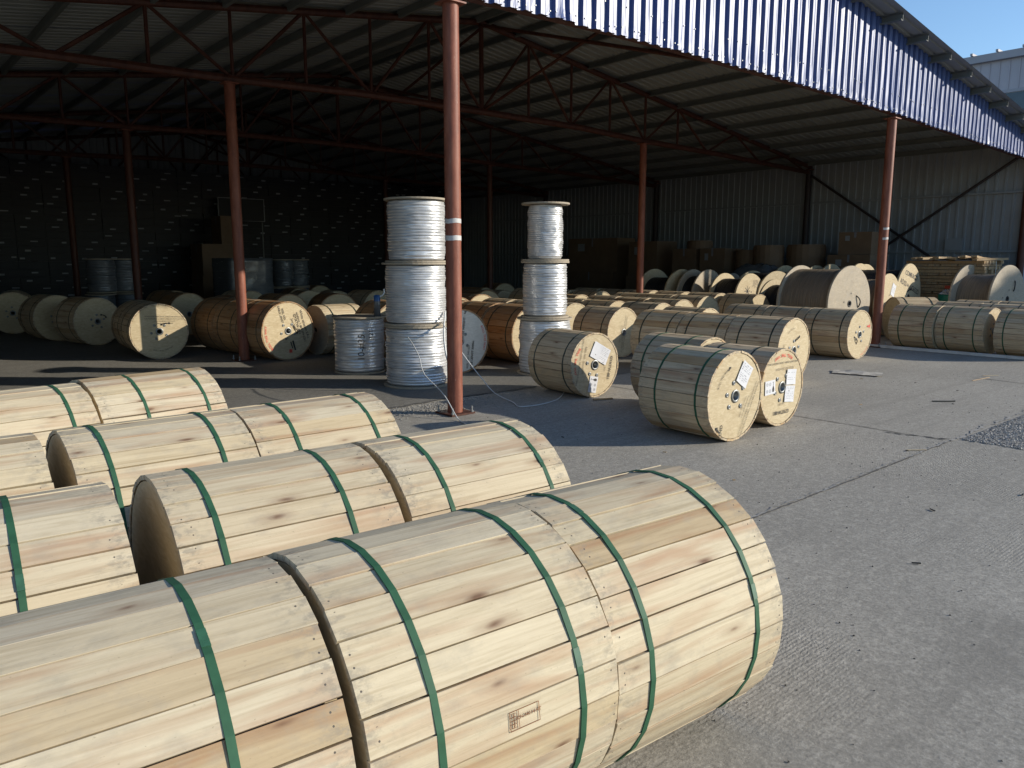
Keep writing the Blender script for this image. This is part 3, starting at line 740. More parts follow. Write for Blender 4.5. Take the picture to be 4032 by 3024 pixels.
# reel A, B, C
rA = reel('pine reel with a blank-ended face, one slanted white paper and rows of slanting stencil', 5.88, 3.83, -91.4, .405, .78, 'pine_tan', 'ply', 'strap', group=SH, straps=(.19, .74), seed=20, spin=10)
paper(rA, .405, .115, .185, .165, .205, -32, 9, 4)
for i, (tx, sz) in enumerate((('WORLDLINK FIBER OPTIC CABLE DEP OMISTAI OEM', .030), ('CAUTION:OPTICAL FIBRE CABLE-DO NOT LAY FLAT', .030), ('Drum No.BF2024112512', .028), ('Country of origin: CHINA', .026))):
    on_face('printed_text', text_pts(tx, sz*.74), rA, .405, .225 - .038*i, -.13 + .004*i + (.0 if i < 2 else .01), -118, 0, M['ink'])
on_face('printed_text', text_pts('ROLL THIS WAY', .03, .27), rA, .405, 0, 0, 0, 48, M['ink'])
on_face('printed_arrow', merge(*[([(a*.6 + .12, b*.6 + .245) for a, b in arrow(.08, .05)[0]], arrow(.08, .05)[1])]), rA, .405, 0, 0, 0, 48, M['ink'])
on_face('printed_text', text_pts('END', .05, bold=.0006), rA, .405, -.195, -.285, 80, 0, M['ink'])
on_face('printed_arrow', arrow(.075, .045), rA, .405, -.245, -.275, 130, 0, M['ink'])
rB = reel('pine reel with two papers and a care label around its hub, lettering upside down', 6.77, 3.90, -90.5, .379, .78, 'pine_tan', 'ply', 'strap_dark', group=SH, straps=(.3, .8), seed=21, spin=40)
print_std(rB, .379, 180); paper(rB, .379, .145, .09, .165, .15, -4, 7, 5); paper(rB, .379, .13, -.075, .165, .16, -6, 8, 6); care_label(rB, .379, -.215, .02, .17, .135, 2)
reel('pine reel hidden behind the two front reels, dark straps, face in shade', 6.80, 4.72, -90.5, .40, .78, 'pine_tan', 'ply', 'strap', group=SH, straps=(.25, .84), seed=22)
rC = reel('pine reel standing alone with a folded paper and a half shaded face', 6.55, 6.16, -93.2, .381, .78, 'pine_tan', 'ply', 'strap_dark', group=SH, straps=(.17, .82), seed=23, spin=70)
print_std(rC, .381, -102); paper(rC, .381, .02, .165, .15, .19, -27, 0, 7); paper(rC, .381, .135, .105, .15, .19, -27, 8, 8); care_label(rC, .381, -.03, -.225, .19, .13, 78)
# row D
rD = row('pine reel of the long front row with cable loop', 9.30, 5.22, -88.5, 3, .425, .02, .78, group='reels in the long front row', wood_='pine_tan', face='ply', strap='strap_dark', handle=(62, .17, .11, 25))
on_face('printed_text', text_pts('ROLL THIS WAY', .026, .29), rD[0], .425, 0, 0, 0, 18, M['ink_pale'])
on_face('printed_text', text_pts('END', .04), rD[0], .425, -.27, .06, 70, 0, M['ink_pale'])
# row E
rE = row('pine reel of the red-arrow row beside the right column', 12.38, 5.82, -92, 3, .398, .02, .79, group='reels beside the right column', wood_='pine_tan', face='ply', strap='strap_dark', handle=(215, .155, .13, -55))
on_face('printed_arrow', arrow(.10, .085), rE[0], .398, .27, .12, 0, 0, M['ink_red'])
on_face('printed_text', text_pts('ROLL THIS WAY', .034, -.345), rE[0], .398, 0, 0, 0, 32, M['ink_red'])
# inner rows
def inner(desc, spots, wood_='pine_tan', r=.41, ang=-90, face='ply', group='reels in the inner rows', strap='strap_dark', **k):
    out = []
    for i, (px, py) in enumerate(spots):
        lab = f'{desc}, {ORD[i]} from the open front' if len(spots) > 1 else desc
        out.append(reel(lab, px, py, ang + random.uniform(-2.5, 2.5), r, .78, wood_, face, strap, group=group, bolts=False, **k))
    return out
rG = inner('tan reel with shaded stencil lines on its face, behind the long front row', [(9.66, 8.45)])[0]
for i, tx in enumerate(('WORLDLINK FIBER OPTIC CABLE DEP OMISTAI', 'CAUTION:OPTICAL FIBRE CABLE-DO NOT LAY FLAT', 'Drum No.BF2024112514', 'Country of origin: CHINA')):
    on_face('printed_text', text_pts(tx, .026), rG, .41, -.09 + .038*(3 - i), -.02, -100, 0, M['ink'])
inner('tan reel in the line behind the stencilled reel', [(10.0, 9.9), (10.03, 10.75), (10.0, 11.6)])
inner('tan reel with a bright sliver of end face', [(10.62, 7.47), (11.22, 8.89), (11.16, 9.91), (11.2, 10.76), (11.15, 11.62)])
inner('tan reel deep behind the right column row', [(12.5, 9.4), (12.5, 10.25), (12.55, 11.1), (12.5, 12.2)])
rI = inner('tan reel of the row ended by a big lit face', [(13.5, 9.55), (13.5, 10.36), (13.52, 11.17), (13.75, 12.75), (13.7, 13.66), (13.7, 14.5)], r=.427)
for i in range(2): on_face('printed_text', text_pts('WORLDLINK FIBER OPTIC CABLE', .028), rI[0], .427, .02 - .045*i, .03 - .03*i, -42, 0, M['ink_pale'])
inner('tan reel of the row before the big drums', [(14.95, 9.25), (14.85, 10.15), (14.85, 11.1), (14.85, 12.05), (14.85, 12.9), (14.85, 13.8)], r=.428)
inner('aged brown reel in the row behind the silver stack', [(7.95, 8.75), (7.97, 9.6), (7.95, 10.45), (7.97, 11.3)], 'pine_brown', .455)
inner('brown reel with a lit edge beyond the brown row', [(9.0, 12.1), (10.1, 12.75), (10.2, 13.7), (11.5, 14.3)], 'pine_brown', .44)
# grey-faced reel behind the centre column
rg = reel('reel with a whitish shaded face and vertical stencils, just behind the centre column', 6.50, 8.70, -98, .458, .78, 'pine_brown', 'ply_white', 'strap_dark', group='reels behind the centre column', spin=30, seed=40)
on_face('printed_text', text_pts('GROSS WEIGHT:   kg', .046, bold=.001), rg, .458, .055, .215, 84, 0, M['ink'])
on_face('printed_text', text_pts('REEL NO: 2401620', .042), rg, .458, .12, -.225, 84, 0, M['ink'])
on_face('printed_text', text_pts('CABLE LENGT 3000m', .046, bold=.001), rg, .458, .185, -.215, 84, 0, M['ink'])
on_face('printed_arrow', merge(*[([(a, b) for a, b in arrow(.11, .08)[0]], arrow(.11, .08)[1])]), rg, .458, -.05, .345, 95, 0, M['ink_pale'])
on_face('red_mark', rect(.06, .06), rg, .458, -.035, .235, 8, 0, M['ink_red'])
on_face('printed_text', text_pts('ROLL THIS WAY', .05, .395), rg, .458, 0, 0, 0, -85, M['ink_red'])
reel('aged brown reel right behind the whitish faced reel', 6.62, 9.58, -97, .458, .78, 'pine_brown', 'ply', 'strap_dark', group='reels behind the centre column', bolts=False)
reel('added aged brown reel one further behind the whitish faced reel', 6.60, 10.44, -95, .475, .78, 'pine_brown', 'ply', 'strap_dark', group='reels behind the centre column', bolts=False)  # added reel, throws the diagonal shade across the orange brown reel's face
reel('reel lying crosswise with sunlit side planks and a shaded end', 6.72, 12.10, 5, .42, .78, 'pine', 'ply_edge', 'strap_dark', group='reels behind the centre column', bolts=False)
# left rows
rL2 = row('orange brown reel beside the inner red column', 5.29, 11.64, -83, 3, .470, .015, .78, group='brown reels by the inner column', wood_='pine_brown', face='ply', strap='strap_dark', handle=(5, .13, .12, -60), spin=35)
o = rL2[0]
for tx, sz, s, t in (('White telecom S.R.L', .058, .30, .09), ('telefono 1-809-299-2221', .05, .235, .05), ('GYXTW-8B1', .062, .165, .10), ('June 2024', .05, .10, .10)): on_face('printed_text', text_pts(tx, sz, bold=.0008), o, .47, s, t, -74, 0, M['ink'])
for tx, s in (('REEL NO:', -.02), ('CABLE LENGT', -.075)): on_face('printed_text', text_pts(tx, .045, bold=.0008), o, .47, s - .05, .27, -76, 0, M['ink'])
on_face('printed_text', text_pts('ROLL THIS WAY', .055, .395, bold=.0008), o, .47, 0, 0, 0, 105, M['ink_red'])
on_face('red_mark', rect(.055, .055), o, .47, .03, -.32, 0, 0, M['ink_red']); on_face('ink_mark', merge(rect(.16, .028, 0, .02), rect(.11, .018, -.02, -.02)), o, .47, .075, -.24, -75, 0, M['ink'])
rL1 = row('tan reel of the pair with four printed lines', 3.78, 13.12, -94, 2, .449, .02, .78, group='reels at the dark left end', wood_='pine_tan', face='ply', strap='strap_dark', handle=(52, .15, .12, 8), spin=30)
for i, (tx, sz) in enumerate((('WORLDLINK FIBER OPTIC CABLE DEP OMISTAI OEM', .03), ('CAUTION:OPTICAL FIBRE CABLE-DO NOT LAY FLAT', .03), ('Drum No.BF2024112511-417', .03), ('Country of origin: CHINA', .027))): on_face('printed_text', text_pts(tx, sz*.85), rL1[0], .449, .09, .235 - .036*i, -3, 0, M['ink'])
on_face('printed_text', text_pts('END -- ROLL THIS WAY', .03, -.31), rL1[0], .449, 0, 0, 0, 8, M['ink'])
row('dim tan reel behind the printed-line pair', 3.54, 16.03, -76, 1, .447, .02, .78, group='reels at the dark left end', wood_='pine_tan', face='ply', strap='strap_dark', handle=(40, .15, .1, -30))
reel('dim tan reel past the printed-line pair, its pale face half hidden', 3.15, 17.45, -80, .45, .78, 'pine_tan', 'ply', 'strap_dark', group='reels at the dark left end')
row('dim tan reel in the darkest floor corner', 2.71, 19.69, -100, 2, .45, .02, .78, group='reels at the dark left end', wood_='pine_tan', face='ply', strap='strap_dark')
dk = [(6.84, 14.9), (7.76, 14.58), (8.0, 16.34), (5.75, 14.7), (6.9, 17.0), (9.2, 15.4), (9.35, 17.6), (10.5, 16.2), (11.6, 15.9), (12.7, 13.7), (12.8, 15.2), (5.5, 16.9), (7.6, 19.0), (9.5, 20.0), (10.9, 21.6), (12.2, 17.8), (13.6, 17.0), (6.0, 19.3), (8.6, 22), (13.2, 19.6), (14.8, 17.6)]
for px, py in dk:
    wd = random.choice(('pine_tan', 'pine_brown')); nm = 'tan' if wd == 'pine_tan' else 'brown'
    where = 'between the inner columns' if px < 9 else ('near the film wrapped goods' if py > 17 else 'in the middle of the shed floor')
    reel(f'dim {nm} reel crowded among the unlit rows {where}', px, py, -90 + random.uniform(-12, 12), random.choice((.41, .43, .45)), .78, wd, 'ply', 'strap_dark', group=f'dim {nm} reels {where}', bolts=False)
# right-hand rows behind the white board
row('reel in the row behind the white board', 14.72, 5.45, -94, 1, .395, .02, .78, group='reels behind the white board', wood_='pine_tan', strap='strap')
reel('reel against the white board next to the gap, thin bright sliver of end face', 14.72, 4.64, -94, .395, .79, 'pine_tan', 'ply', 'strap', group='reels behind the white board')
reel('reel past the gap along the white board', 14.62, 3.70, -94, .395, .78, 'pine_tan', 'ply', 'strap', group='reels behind the white board')
reel('reel turned away, its shaded flange with a pale hub ring facing the column', 16.35, 6.28, -41, .43, .78, 'pine_tan', 'ply', 'strap_dark', group='reels behind the white board', hub='back')
for i, (px, py) in enumerate(((16.0, 5.25), (15.95, 4.45), (15.9, 3.65))): reel(f'reel in the second row beyond the white board, {ORD[i]} from the drums', px, py, -92, .40, .78, 'pine_tan', 'ply', 'strap_dark', group='second row beyond the white board', bolts=False)
for i, (px, py) in enumerate(((17.4, 5.4), (17.4, 4.6), (17.35, 3.8))): reel(f'reel in the farthest row beyond the white board, {ORD[i]} from the drums', px, py, -92, .39, .78, 'pine_tan', 'ply', 'strap_dark', group='farthest row beyond the white board', bolts=False)
tag(MB().box(14.24, 14.32, 2.6, 6.55, 0.004, 0.05).build('white_board', M['kerb']), 'long whitewashed board lying on the ground from the right column', 'board')

# ------------------------------------------------------------------ big cable drums
def drum(label, x, y, ang, r, L, rc, cable, face, group='big cable drums along the wall', handle=None, seed=0):
    o = empty('cable_drum', (x, y, 0), R(ang), label, 'cable drum', group); rnd = random.Random(seed)
    fm = MB().lathe([(-.004, .05), (0, .055), (0, r - .004), (-.004, r), (-.04, r), (-.044, r - .004), (-.044, .05)], 64, 'x', close=True).me('flange', M[face])
    put('flange', fm, o, (0, 0, r)); put('flange', fm, o, (-L, 0, r), (rnd.uniform(0, 3), 0, math.pi))
    n = 40; prof = []
    for i in range(n + 1):
        f = i / n; prof.append((-.044 - f*(L - .088), rc + .004*math.sin(f*97) + rnd.uniform(-.003, .003)))
    MB().lathe(prof, 48, 'x').build('wound_cable', M[cable], o, (0, 0, r), smooth=True)
    MB().lathe([(-.2, .042), (.004, .042), (.006, .05), (.006, .066), (-.001, .07)], 24, 'x').build('hub_ring', M['black'], o, (0, 0, r), smooth=True)
    for a in (80, 170, 300, 215):
        MB().lathe([(.003, .018), (.003, .0005)], 8, 'x').build('bolt', M['black'], o, (0, .2*math.cos(R(a)), r + .2*math.sin(R(a))))
    if handle:
        s, t, ln, rot = handle; c, sn = math.cos(R(rot)), math.sin(R(rot)); pts = []
        for i in range(11):
            f = i/10; b = math.sin(math.pi*f); pts.append((-.01 + .05*b**.6, s + c*ln*(f-.5) - sn*.05*b, r + t + sn*ln*(f-.5) + c*.05*b))
        MB().tube(pts, .012, 8).build('cable_end', M['black'], o)
    return o
drum('huge dusty grey cable drum with bare weathered flange, left of the right column', 14.95, 7.28, -95, .736, 1.15, .66, 'cable_grey', 'ply_grey', handle=(.26, .03, .26, -70), seed=1)
q = drum('pale flanged drum with a white paper, close behind the right column', 16.69, 7.30, -88, .65, 1.05, .52, 'cable_grey', 'ply', seed=2)
paper(q, .65, .22, .30, .19, .26, -25, 8, 21); on_face('printed_text', text_pts('ADSS', .07), q, .65, .45, .05, -70, 0, M['ink_pale'])
q = drum('black cable drum with large stencilled letters across its pale flange', 18.2, 7.52, -87, .75, 1.15, .60, 'cable_black', 'ply', handle=(.02, .14, .22, 8), seed=3)
on_face('printed_text', text_pts('COMRACO', .15, bold=.004), q, .75, .10, .48, -12, 0, M['ink'])
on_face('printed_text', text_pts('ADSS', .16, bold=.003), q, .75, -.36, .34, -16, 0, M['ink']); on_face('printed_text', text_pts('144', .10, bold=.003), q, .75, -.10, .27, -16, 0, M['ink'])
on_face('printed_text', text_pts('-80m', .09), q, .75, .10, .22, -16, 0, M['ink_pale']); on_face('printed_text', text_pts('G652D', .16, bold=.003), q, .75, .38, .14, -16, 0, M['ink'])
drum('grey wrapped drum with a wide dark stain between two bare flanges by the lumber', 19.26, 5.87, -99, .736, .88, .52, 'cable_grey', 'ply_grey', handle=(.24, .28, .24, 85), seed=4)
drum('small dark drum tucked between the paper drum and the stencilled drum', 17.0, 6.72, -70, .40, .5, .30, 'cable_black', 'ply_grey', seed=5)
drum('drum with a tall sunlit flange showing over the black cable, beside the carton pile', 16.25, 12.3, -92, .672, .95, .45, 'cable_black', 'ply', seed=6)
drum('drum with a bare grey flange leaning among the sunlit drums', 16.4, 11.6, -90, .672, .5, .5, 'cable_black', 'ply_grey', seed=7)
drum('drum with flange in shade, dark cable behind the grey flange', 17.3, 11.5, -85, .622, .8, .45, 'cable_black', 'ply_grey', seed=8)
q = drum('drum with a handwritten character and a black star mark on its flange', 16.3, 10.35, -90, .632, .75, .5, 'cable_black', 'ply', seed=9)
star = merge(*[([(math.cos(a)*x_ - math.sin(a)*y_, math.sin(a)*x_ + math.cos(a)*y_) for x_, y_ in rect(.24, .018)[0]], [(0, 1, 2, 3)]) for a in (0, .8, 1.6, 2.4)])
on_face('star_mark', star, q, .632, -.13, .22, 0, 0, M['ink'])
ch = merge(rect(.014, .17, -.10, 0), rect(.014, .14, -.065, .01), rect(.014, .19, -.03, 0), rect(.11, .014, .05, .085), rect(.014, .10, .01, .02), rect(.014, .10, .09, .02), rect(.09, .012, .05, .055), rect(.012, .09, .05, .02), rect(.05, .014, .02, -.065), rect(.04, .014, .09, -.07))
on_face('handwritten_character', ch, q, .632, .20, .38, -8, 0, M['ink_pale'])
drum('drum with a splintered flange top and thick black coils', 17.2, 10.2, -100, .657, .8, .6, 'cable_black', 'ply', seed=10)
drum('low drum with an orange tinted flange half sunk behind the grey drum', 15.9, 8.95, -95, .575, .6, .45, 'cable_black', 'pine_tan' if False else 'ply', seed=11)
drum('drum whose pale flange top peeks over the huge grey drum', 18.5, 9.9, -92, .72, .9, .55, 'cable_black', 'ply', seed=12)
drum('drum whose pale flange top peeks between column and wall', 18.7, 8.75, -90, .74, .9, .55, 'cable_black', 'ply', seed=13)

# ------------------------------------------------------------------ film-wrapped reels standing on end
def film_reel(label, x, y, z0, R_, rb, H, group, name='wrapped_reel', mat='film', nrib=22, seed=0, text=None, flange='ply_edge', R2=None):
    o = empty(name, (x, y, z0), R(random.uniform(0, 360)) if not text else 0, label, 'cable reel', group); rnd = random.Random(seed)
    for zz, rad in ((0, R2 or R_), (H - .024, R_)):
        MB().lathe([(0, .0005), (0, rad), (.003, rad + .002), (.021, rad + .002), (.024, rad), (.024, .0005)], 40).build('flange', M[flange], o, (rnd.uniform(-.008, .008), rnd.uniform(-.008, .008), zz))
    V = []; F = []; n = 72; m = nrib * 6
    for i in range(m + 1):
        f = i / m; z = .03 + f * (H - .06); row_a = rnd.uniform(.25, 1.35) if i % 6 == 0 else row_a
        for k_ in range(n):
            t = 2*math.pi*k_/n
            bl = .012 * noise.noise(Vector((math.cos(t)*1.3 + seed, math.sin(t)*1.3, z*9))) + .006 * noise.noise(Vector((math.cos(t)*4 + seed, math.sin(t)*4, z*26)))
            rr = rb + .011*row_a*abs(math.sin(math.pi*f*nrib)) + bl - .02*max(0, (abs(f-.5)*2)**14)
            V.append((rr*math.cos(t), rr*math.sin(t), z))
    for i in range(m):
        for k_ in range(n): F.append((i*n+k_, i*n+(k_+1) % n, (i+1)*n+(k_+1) % n, (i+1)*n+k_))
    put('stretch_film', mk('stretch_film', V, F, M[mat], True), o)
    if text:
        for s, sz, a0, zc, rot in text:
            P, Fc = text_pts(s, sz); c, sn = math.cos(R(rot)), math.sin(R(rot)); W = []
            for a, b in P:
                a, b = c*a - sn*b, sn*a + c*b; t = R(a0) + a/rb
                W.append(((rb + .016)*math.cos(t), (rb + .016)*math.sin(t), zc + b))
            put('handwriting', mk('handwriting', W, Fc, M['ink']), o)
    return o
S1 = 'silver stack behind the centre column'; S2 = 'slim silver stack of reels'
film_reel('lowest and widest silver film reel in the stack behind the centre column', 5.50, 8.30, 0.004, .405, .385, .775, S1, seed=1, nrib=20, R2=.43)
film_reel('middle silver film reel in the stack behind the centre column', 5.51, 8.31, .781, .415, .372, .775, S1, seed=2, nrib=24)
film_reel('topmost silver film reel in the stack behind the centre column', 5.53, 8.30, 1.558, .395, .352, .782, S1, seed=3, nrib=20)
film_reel('lowest silver film reel in the slim stack, half hidden by a pine reel', 7.44, 7.98, 0.004, .385, .352, .79, S2, seed=4, nrib=18)
film_reel('middle silver film reel in the slim stack', 7.44, 7.98, .796, .335, .300, .775, S2, seed=5, nrib=20)
film_reel('topmost and narrowest silver film reel in the slim stack', 7.44, 7.98, 1.573, .330, .236, .785, S2, seed=6, nrib=26)
film_reel('single silver film reel with marker scrawl and a bottle on its top', 5.52, 9.80, 0.006, .375, .345, .80, 'single silver reels', seed=7, nrib=17, text=[('10-#35', .13, 245, .38, 88), ('123', .085, 268, .56, 84)], R2=.36)
bt = empty('bottle', (5.66, 9.52, .806), 0, 'clear plastic bottle with blue neck standing on the single silver reel', 'bottle')
MB().lathe([(0, .0005), (0, .046), (.18, .046), (.21, .044)], 16).build('body', M['film_dim'], bt, smooth=True)
MB().lathe([(.21, .046), (.29, .044), (.30, .02), (.30, .0005)], 16).build('cap', M['blue_pl'], bt, smooth=True)
MB().tube([(.03, -.02, .27), (.07, -.03, .29), (.10, -.035, .33), (.095, -.035, .38)], .012, 8).build('spout', M['white_pl'], bt)
# dim wrapped reels deep in the shed
for i, (px, py, zz, rr_) in enumerate(((4.55, 20.1, .004, .30), (5.2, 20.3, .004, .30), (4.6, 20.1, .82, .30), (5.15, 20.3, .82, .28), (1.2, 20.8, .004, .30), (1.8, 21.0, .004, .30), (1.25, 20.8, .80, .30), (1.85, 21.0, .80, .28), (9.6, 21.4, .004, .30), (10.2, 21.6, .004, .30), (9.65, 21.4, .8, .3), (10.2, 21.6, .8, .3), (15.9, 17.2, .004, .3), (15.9, 17.2, .8, .3))):
    wh = 'beside the second inner column' if 4 < px < 6 else 'in the darkest corner' if px < 4 else 'next to the film pallet' if px < 12 else 'before the tall carton tower'
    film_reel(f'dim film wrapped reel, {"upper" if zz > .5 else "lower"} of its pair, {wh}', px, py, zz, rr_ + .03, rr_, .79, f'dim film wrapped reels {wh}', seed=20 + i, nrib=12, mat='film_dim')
# dim pallet of goods under film, by the inner column
pw = empty('wrapped_pallet', (8.0, 20.2, .004), R(8), 'pallet of goods under shiny grey stretch film behind the inner column', 'pallet')
V = []; F = []; nn = 40; hh = 16
for i in range(hh + 1):
    for k in range(nn):
        t = 2*math.pi*k/nn; c, s = math.cos(t), math.sin(t); sq = max(abs(c), abs(s)); f = .62/sq*(.94 if sq < .8 else 1.0)
        w = 1 + .03*noise.noise(Vector((c*3, s*3, i*.9))); V.append((c*f*w, s*f*w*.85, .12 + 1.5*i/hh))
for i in range(hh):
    for k in range(nn): F.append((i*nn+k, i*nn+(k+1) % nn, (i+1)*nn+(k+1) % nn, (i+1)*nn+k))
F.append(tuple(range(hh*nn, (hh+1)*nn)))
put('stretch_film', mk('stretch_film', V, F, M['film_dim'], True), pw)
MB().box(-.6, .6, -.5, .5, 0, .11).build('pallet_base', M['lumber'], pw)

# ------------------------------------------------------------------ cartons
def carton(label, x, y, z, w, d, h, rz=0, group='cartons by the side wall', lab=True):
    o = empty('carton', (x, y, z), R(rz), label, 'carton', group)
    MB().box(-w/2, w/2, -d/2, d/2, 0, h).build('body', M['carton'], o)
    MB().box(-w/2 - .002, w/2 + .002, -.03, .03, h*.75, h + .002).build('packing_tape', M['print'], o)
    if lab: MB().box(-w/2 - .004, -w/2 - .001, d*.16, d*.30, h*.62, h*.84).build('paper_label', M['carton_label'], o)
    return o
CB = [('tall brown carton tower, widest, far along the side wall', 20.3, 19.0, .004, 1.0, 2.3, 1.15), ('brown carton on top of the widest tower', 20.3, 18.9, 1.156, .95, 2.2, 1.15),
      ('brown carton standing nearer beside the widest tower', 20.0, 16.4, .004, 1.0, 1.25, 1.05), ('brown carton stacked over the nearer one', 20.0, 16.35, 1.056, .95, 1.2, 1.1),
      ('wide brown carton under a round lid box', 19.8, 14.5, .004, 1.0, 1.7, 1.0), ('brown carton upper layer under the round lid box', 19.8, 14.6, 1.006, .95, .85, .9), ('brown carton upper layer beside its twin', 19.8, 13.6, 1.006, .95, .85, .9),
      ('brown carton under two round lid boxes', 19.8, 12.5, .004, 1.0, 1.2, .95), ('brown carton bearing the film heap', 19.9, 11.2, .004, 1.0, 1.1, .9), ('brown carton below the top labelled carton', 20.3, 9.7, .004, 1.0, 1.2, .95), ('wide brown carton in the middle of the labelled tower', 20.3, 9.75, .956, .95, 1.15, .75), ('brown carton with a small white label on top of the tower beside the column', 20.4, 9.75, 1.712, .7, .85, .58)]
for c in CB: carton(*c[:7], rz=random.uniform(-3, 3), lab=('label' in c[0] or random.random() < .5)) if True else None
def lidbox(label, x, y, z, r, h, n):
    o = empty('round_box', (x, y, z), 0, label, 'box', 'round boxes on the cartons')
    for i in range(n): MB().lathe([(i*h, .0005), (i*h, r), (i*h + h*.86, r), (i*h + h*.86, r - .02), (i*h + h, r - .02), (i*h + h, .0005)], 20).build('layer', M['carton'], o)
lidbox('single flat round box wrapped in film on the cartons', 19.9, 14.45, 1.91, .38, .24, 1)
lidbox('flat round box next to the taller round box', 19.9, 12.75, .96, .36, .30, 3)
lidbox('tall three layer round box', 19.8, 12.05, .96, .42, .34, 3)
lidbox('big round box behind the film heap', 20.3, 11.2, .91, .52, .36, 3)
# crumpled film heap
fh = MB(); rnd = random.Random(3); V = []; F = []; nx = 22
for i in range(nx):
    for j in range(nx):
        a, b = i/(nx-1) - .5, j/(nx-1) - .5
        V.append((a*1.1, b*1.9, .95 * max(0, 1 - (2*a)**4) * max(0, 1 - (2*b)**4) + .10*noise.noise(Vector((a*9, b*9, 2))) * (1 - (2*a)**2)))
for i in range(nx-1):
    for j in range(nx-1): F.append((i*nx+j, (i+1)*nx+j, (i+1)*nx+j+1, i*nx+j+1))
hp = put('film_heap', mk('film_heap', V, F, M['film_dim'], True), None, (18.6, 11.6, .5)); tag(hp, 'crumpled grey stretch film heaped over goods behind the dark drums', 'film')
# dark cartons stacked to the trusses at the back
bm_ = MB().box(0, .742, 0, .6, 0, .214).me('carton_body', M['carton_black'])
lms = [MB().box(0, w_, -.003, -.001, z_, z_ + h_).me('paper_label', M['carton_label']) for w_, z_, h_ in ((.165, .085, .04), (.12, .07, .045), (.19, .095, .032), (.145, .06, .05))]
rest = MB()
for r_ in range(20):
    for c_ in range(21):
        p = (3.1 + c_*.75 + random.uniform(-.004, .004), 26.0 + random.uniform(0, .06), .006 + r_*.218)
        lx = ((r_*.155 + c_*.03) % .55) + random.uniform(-.0, .06); has = random.random() < .8
        if c_ < 15:
            o = put('black_carton', bm_, None, p)
            tag(o, 'black carton with a small pale label in the tall stack at the back', 'carton', 'black cartons stacked at the back')
            if has: put('paper_label', random.choice(lms), o, (lx, 0, random.uniform(-.02, .03)))
        else:
            rest.box(p[0], p[0] + .742, p[1], p[1] + .6, p[2], p[2] + .214, 0)
            if has: rest.box(p[0] + lx, p[0] + lx + .16, p[1] - .003, p[1] - .001, p[2] + .08, p[2] + .12, 1)
tag(put('black_carton_stack', rest.me('black_carton_stack', [M['carton_black'], M['carton_label']])), 'rest of the tall stack of black cartons at the back', None, None, 'stuff')
for lb, *c in (('big dim carton in front of the black stack', 8.9, 24.6, .004, 1.2, 1.0, 1.1), ('dim carton second layer before the black stack', 8.9, 24.6, 1.106, 1.15, 1.0, .95), ('dim carton topmost before the black stack', 9.3, 24.6, 2.06, .65, .8, .85)):
    o = carton(lb, *c, group='cartons before the black stack', lab=False)
fr = empty('board_frame', (10.2, 25.6, 3.2), 0, 'white framed dark board before the black carton stack', 'board')
MB().box(-.75, .75, -.02, .0, -.35, .35).build('panel', M['carton_black'], fr)
MB().box(-.78, .78, -.03, .01, .35, .37).box(-.78, .78, -.03, .01, -.37, -.35).box(-.78, -.75, -.03, .01, -.35, .35).box(.75, .78, -.03, .01, -.35, .35).build('frame', M['carton_label'], fr)
MB().box(-.70, -.67, -.02, .0, -3.19, -.39).box(.67, .70, -.02, .0, -3.19, -.39).build('stand', M['purlin'], fr)

# ------------------------------------------------------------------ lumber pile, barrel
lp = empty('lumber_pile', (20.15, 7.35, .004), 0, 'strapped pile of rough sawn boards against the side wall', 'lumber')
bx = MB().box(-.0625, .0625, -.85, .85, 0, .069).me('board', M['lumber']); by = MB().box(-.62, .62, -.06, .06, 0, .045).me('board', M['lumber'])
z = 0.0; rnd = random.Random(9)
for layer in range(22):
    if layer % 3 != 2:
        for i in range(9): put('board', bx, lp, (-.56 + i*.14 + rnd.uniform(-.006, .006), rnd.uniform(-.05, .05), z), (0, 0, rnd.uniform(-.012, .012)))
        z += .0795
    else:
        for i in range(13): put('board', by, lp, (rnd.uniform(-.03, .03), -.78 + i*.13, z), (0, 0, rnd.uniform(-.02, .02)))
        z += .0535
for i in range(14): put('board', by, lp, (rnd.uniform(-.12, .12), -.8 + i*.11, z + .004 + .012*(i % 3) + rnd.uniform(0, .02)), (rnd.uniform(-.15, .15), rnd.uniform(-.03, .06), rnd.uniform(-.25, .25)))
MB().tube([(.12, -.875, .1), (.12, -.88, 1.2), (.13, -.87, z + .06)], .006, 6).build('tie_cord', M['rope'], lp)
br = empty('green_barrel', (19.22, 6.98, .004), 0, 'cut open green barrel with crumpled waste before the lumber pile', 'barrel')
MB().lathe([(0, .0005), (0, .27), (.25, .285), (.26, .295), (.28, .285), (.78, .28), (.80, .29), (.80, .27), (.3, .265)], 28).build('shell', M['green_pl'], br, smooth=False)
stw = MB(); rnd = random.Random(4)
for i in range(9):
    mt = Matrix.Translation((rnd.uniform(-.15, .15), rnd.uniform(-.15, .15), .72 + rnd.uniform(0, .1))) @ Matrix.Rotation(rnd.uniform(-1, 1), 4, 'X') @ Matrix.Rotation(rnd.uniform(-1, 1), 4, 'Y')
    stw.box(-.12, .12, -.1, .1, -.004, .004, 0, mt)
stw.build('waste_paper', M['paper'], br)
rbm = empty('red_beam_rack', (19.36, 6.36, .004), R(0), 'low rack of bright red steel beams beside the green barrel', 'rack')
for i, zz in enumerate((.80, .92)): MB().box(-.06, .02, -.35, .85, zz, zz + .07).build('beam', M['red_paint'], rbm, (i*.08, 0, 0))
for yy in (-.25, .75): MB().box(-.05, .05, yy - .03, yy + .03, 0, .80).build('leg', M['red_paint'], rbm)

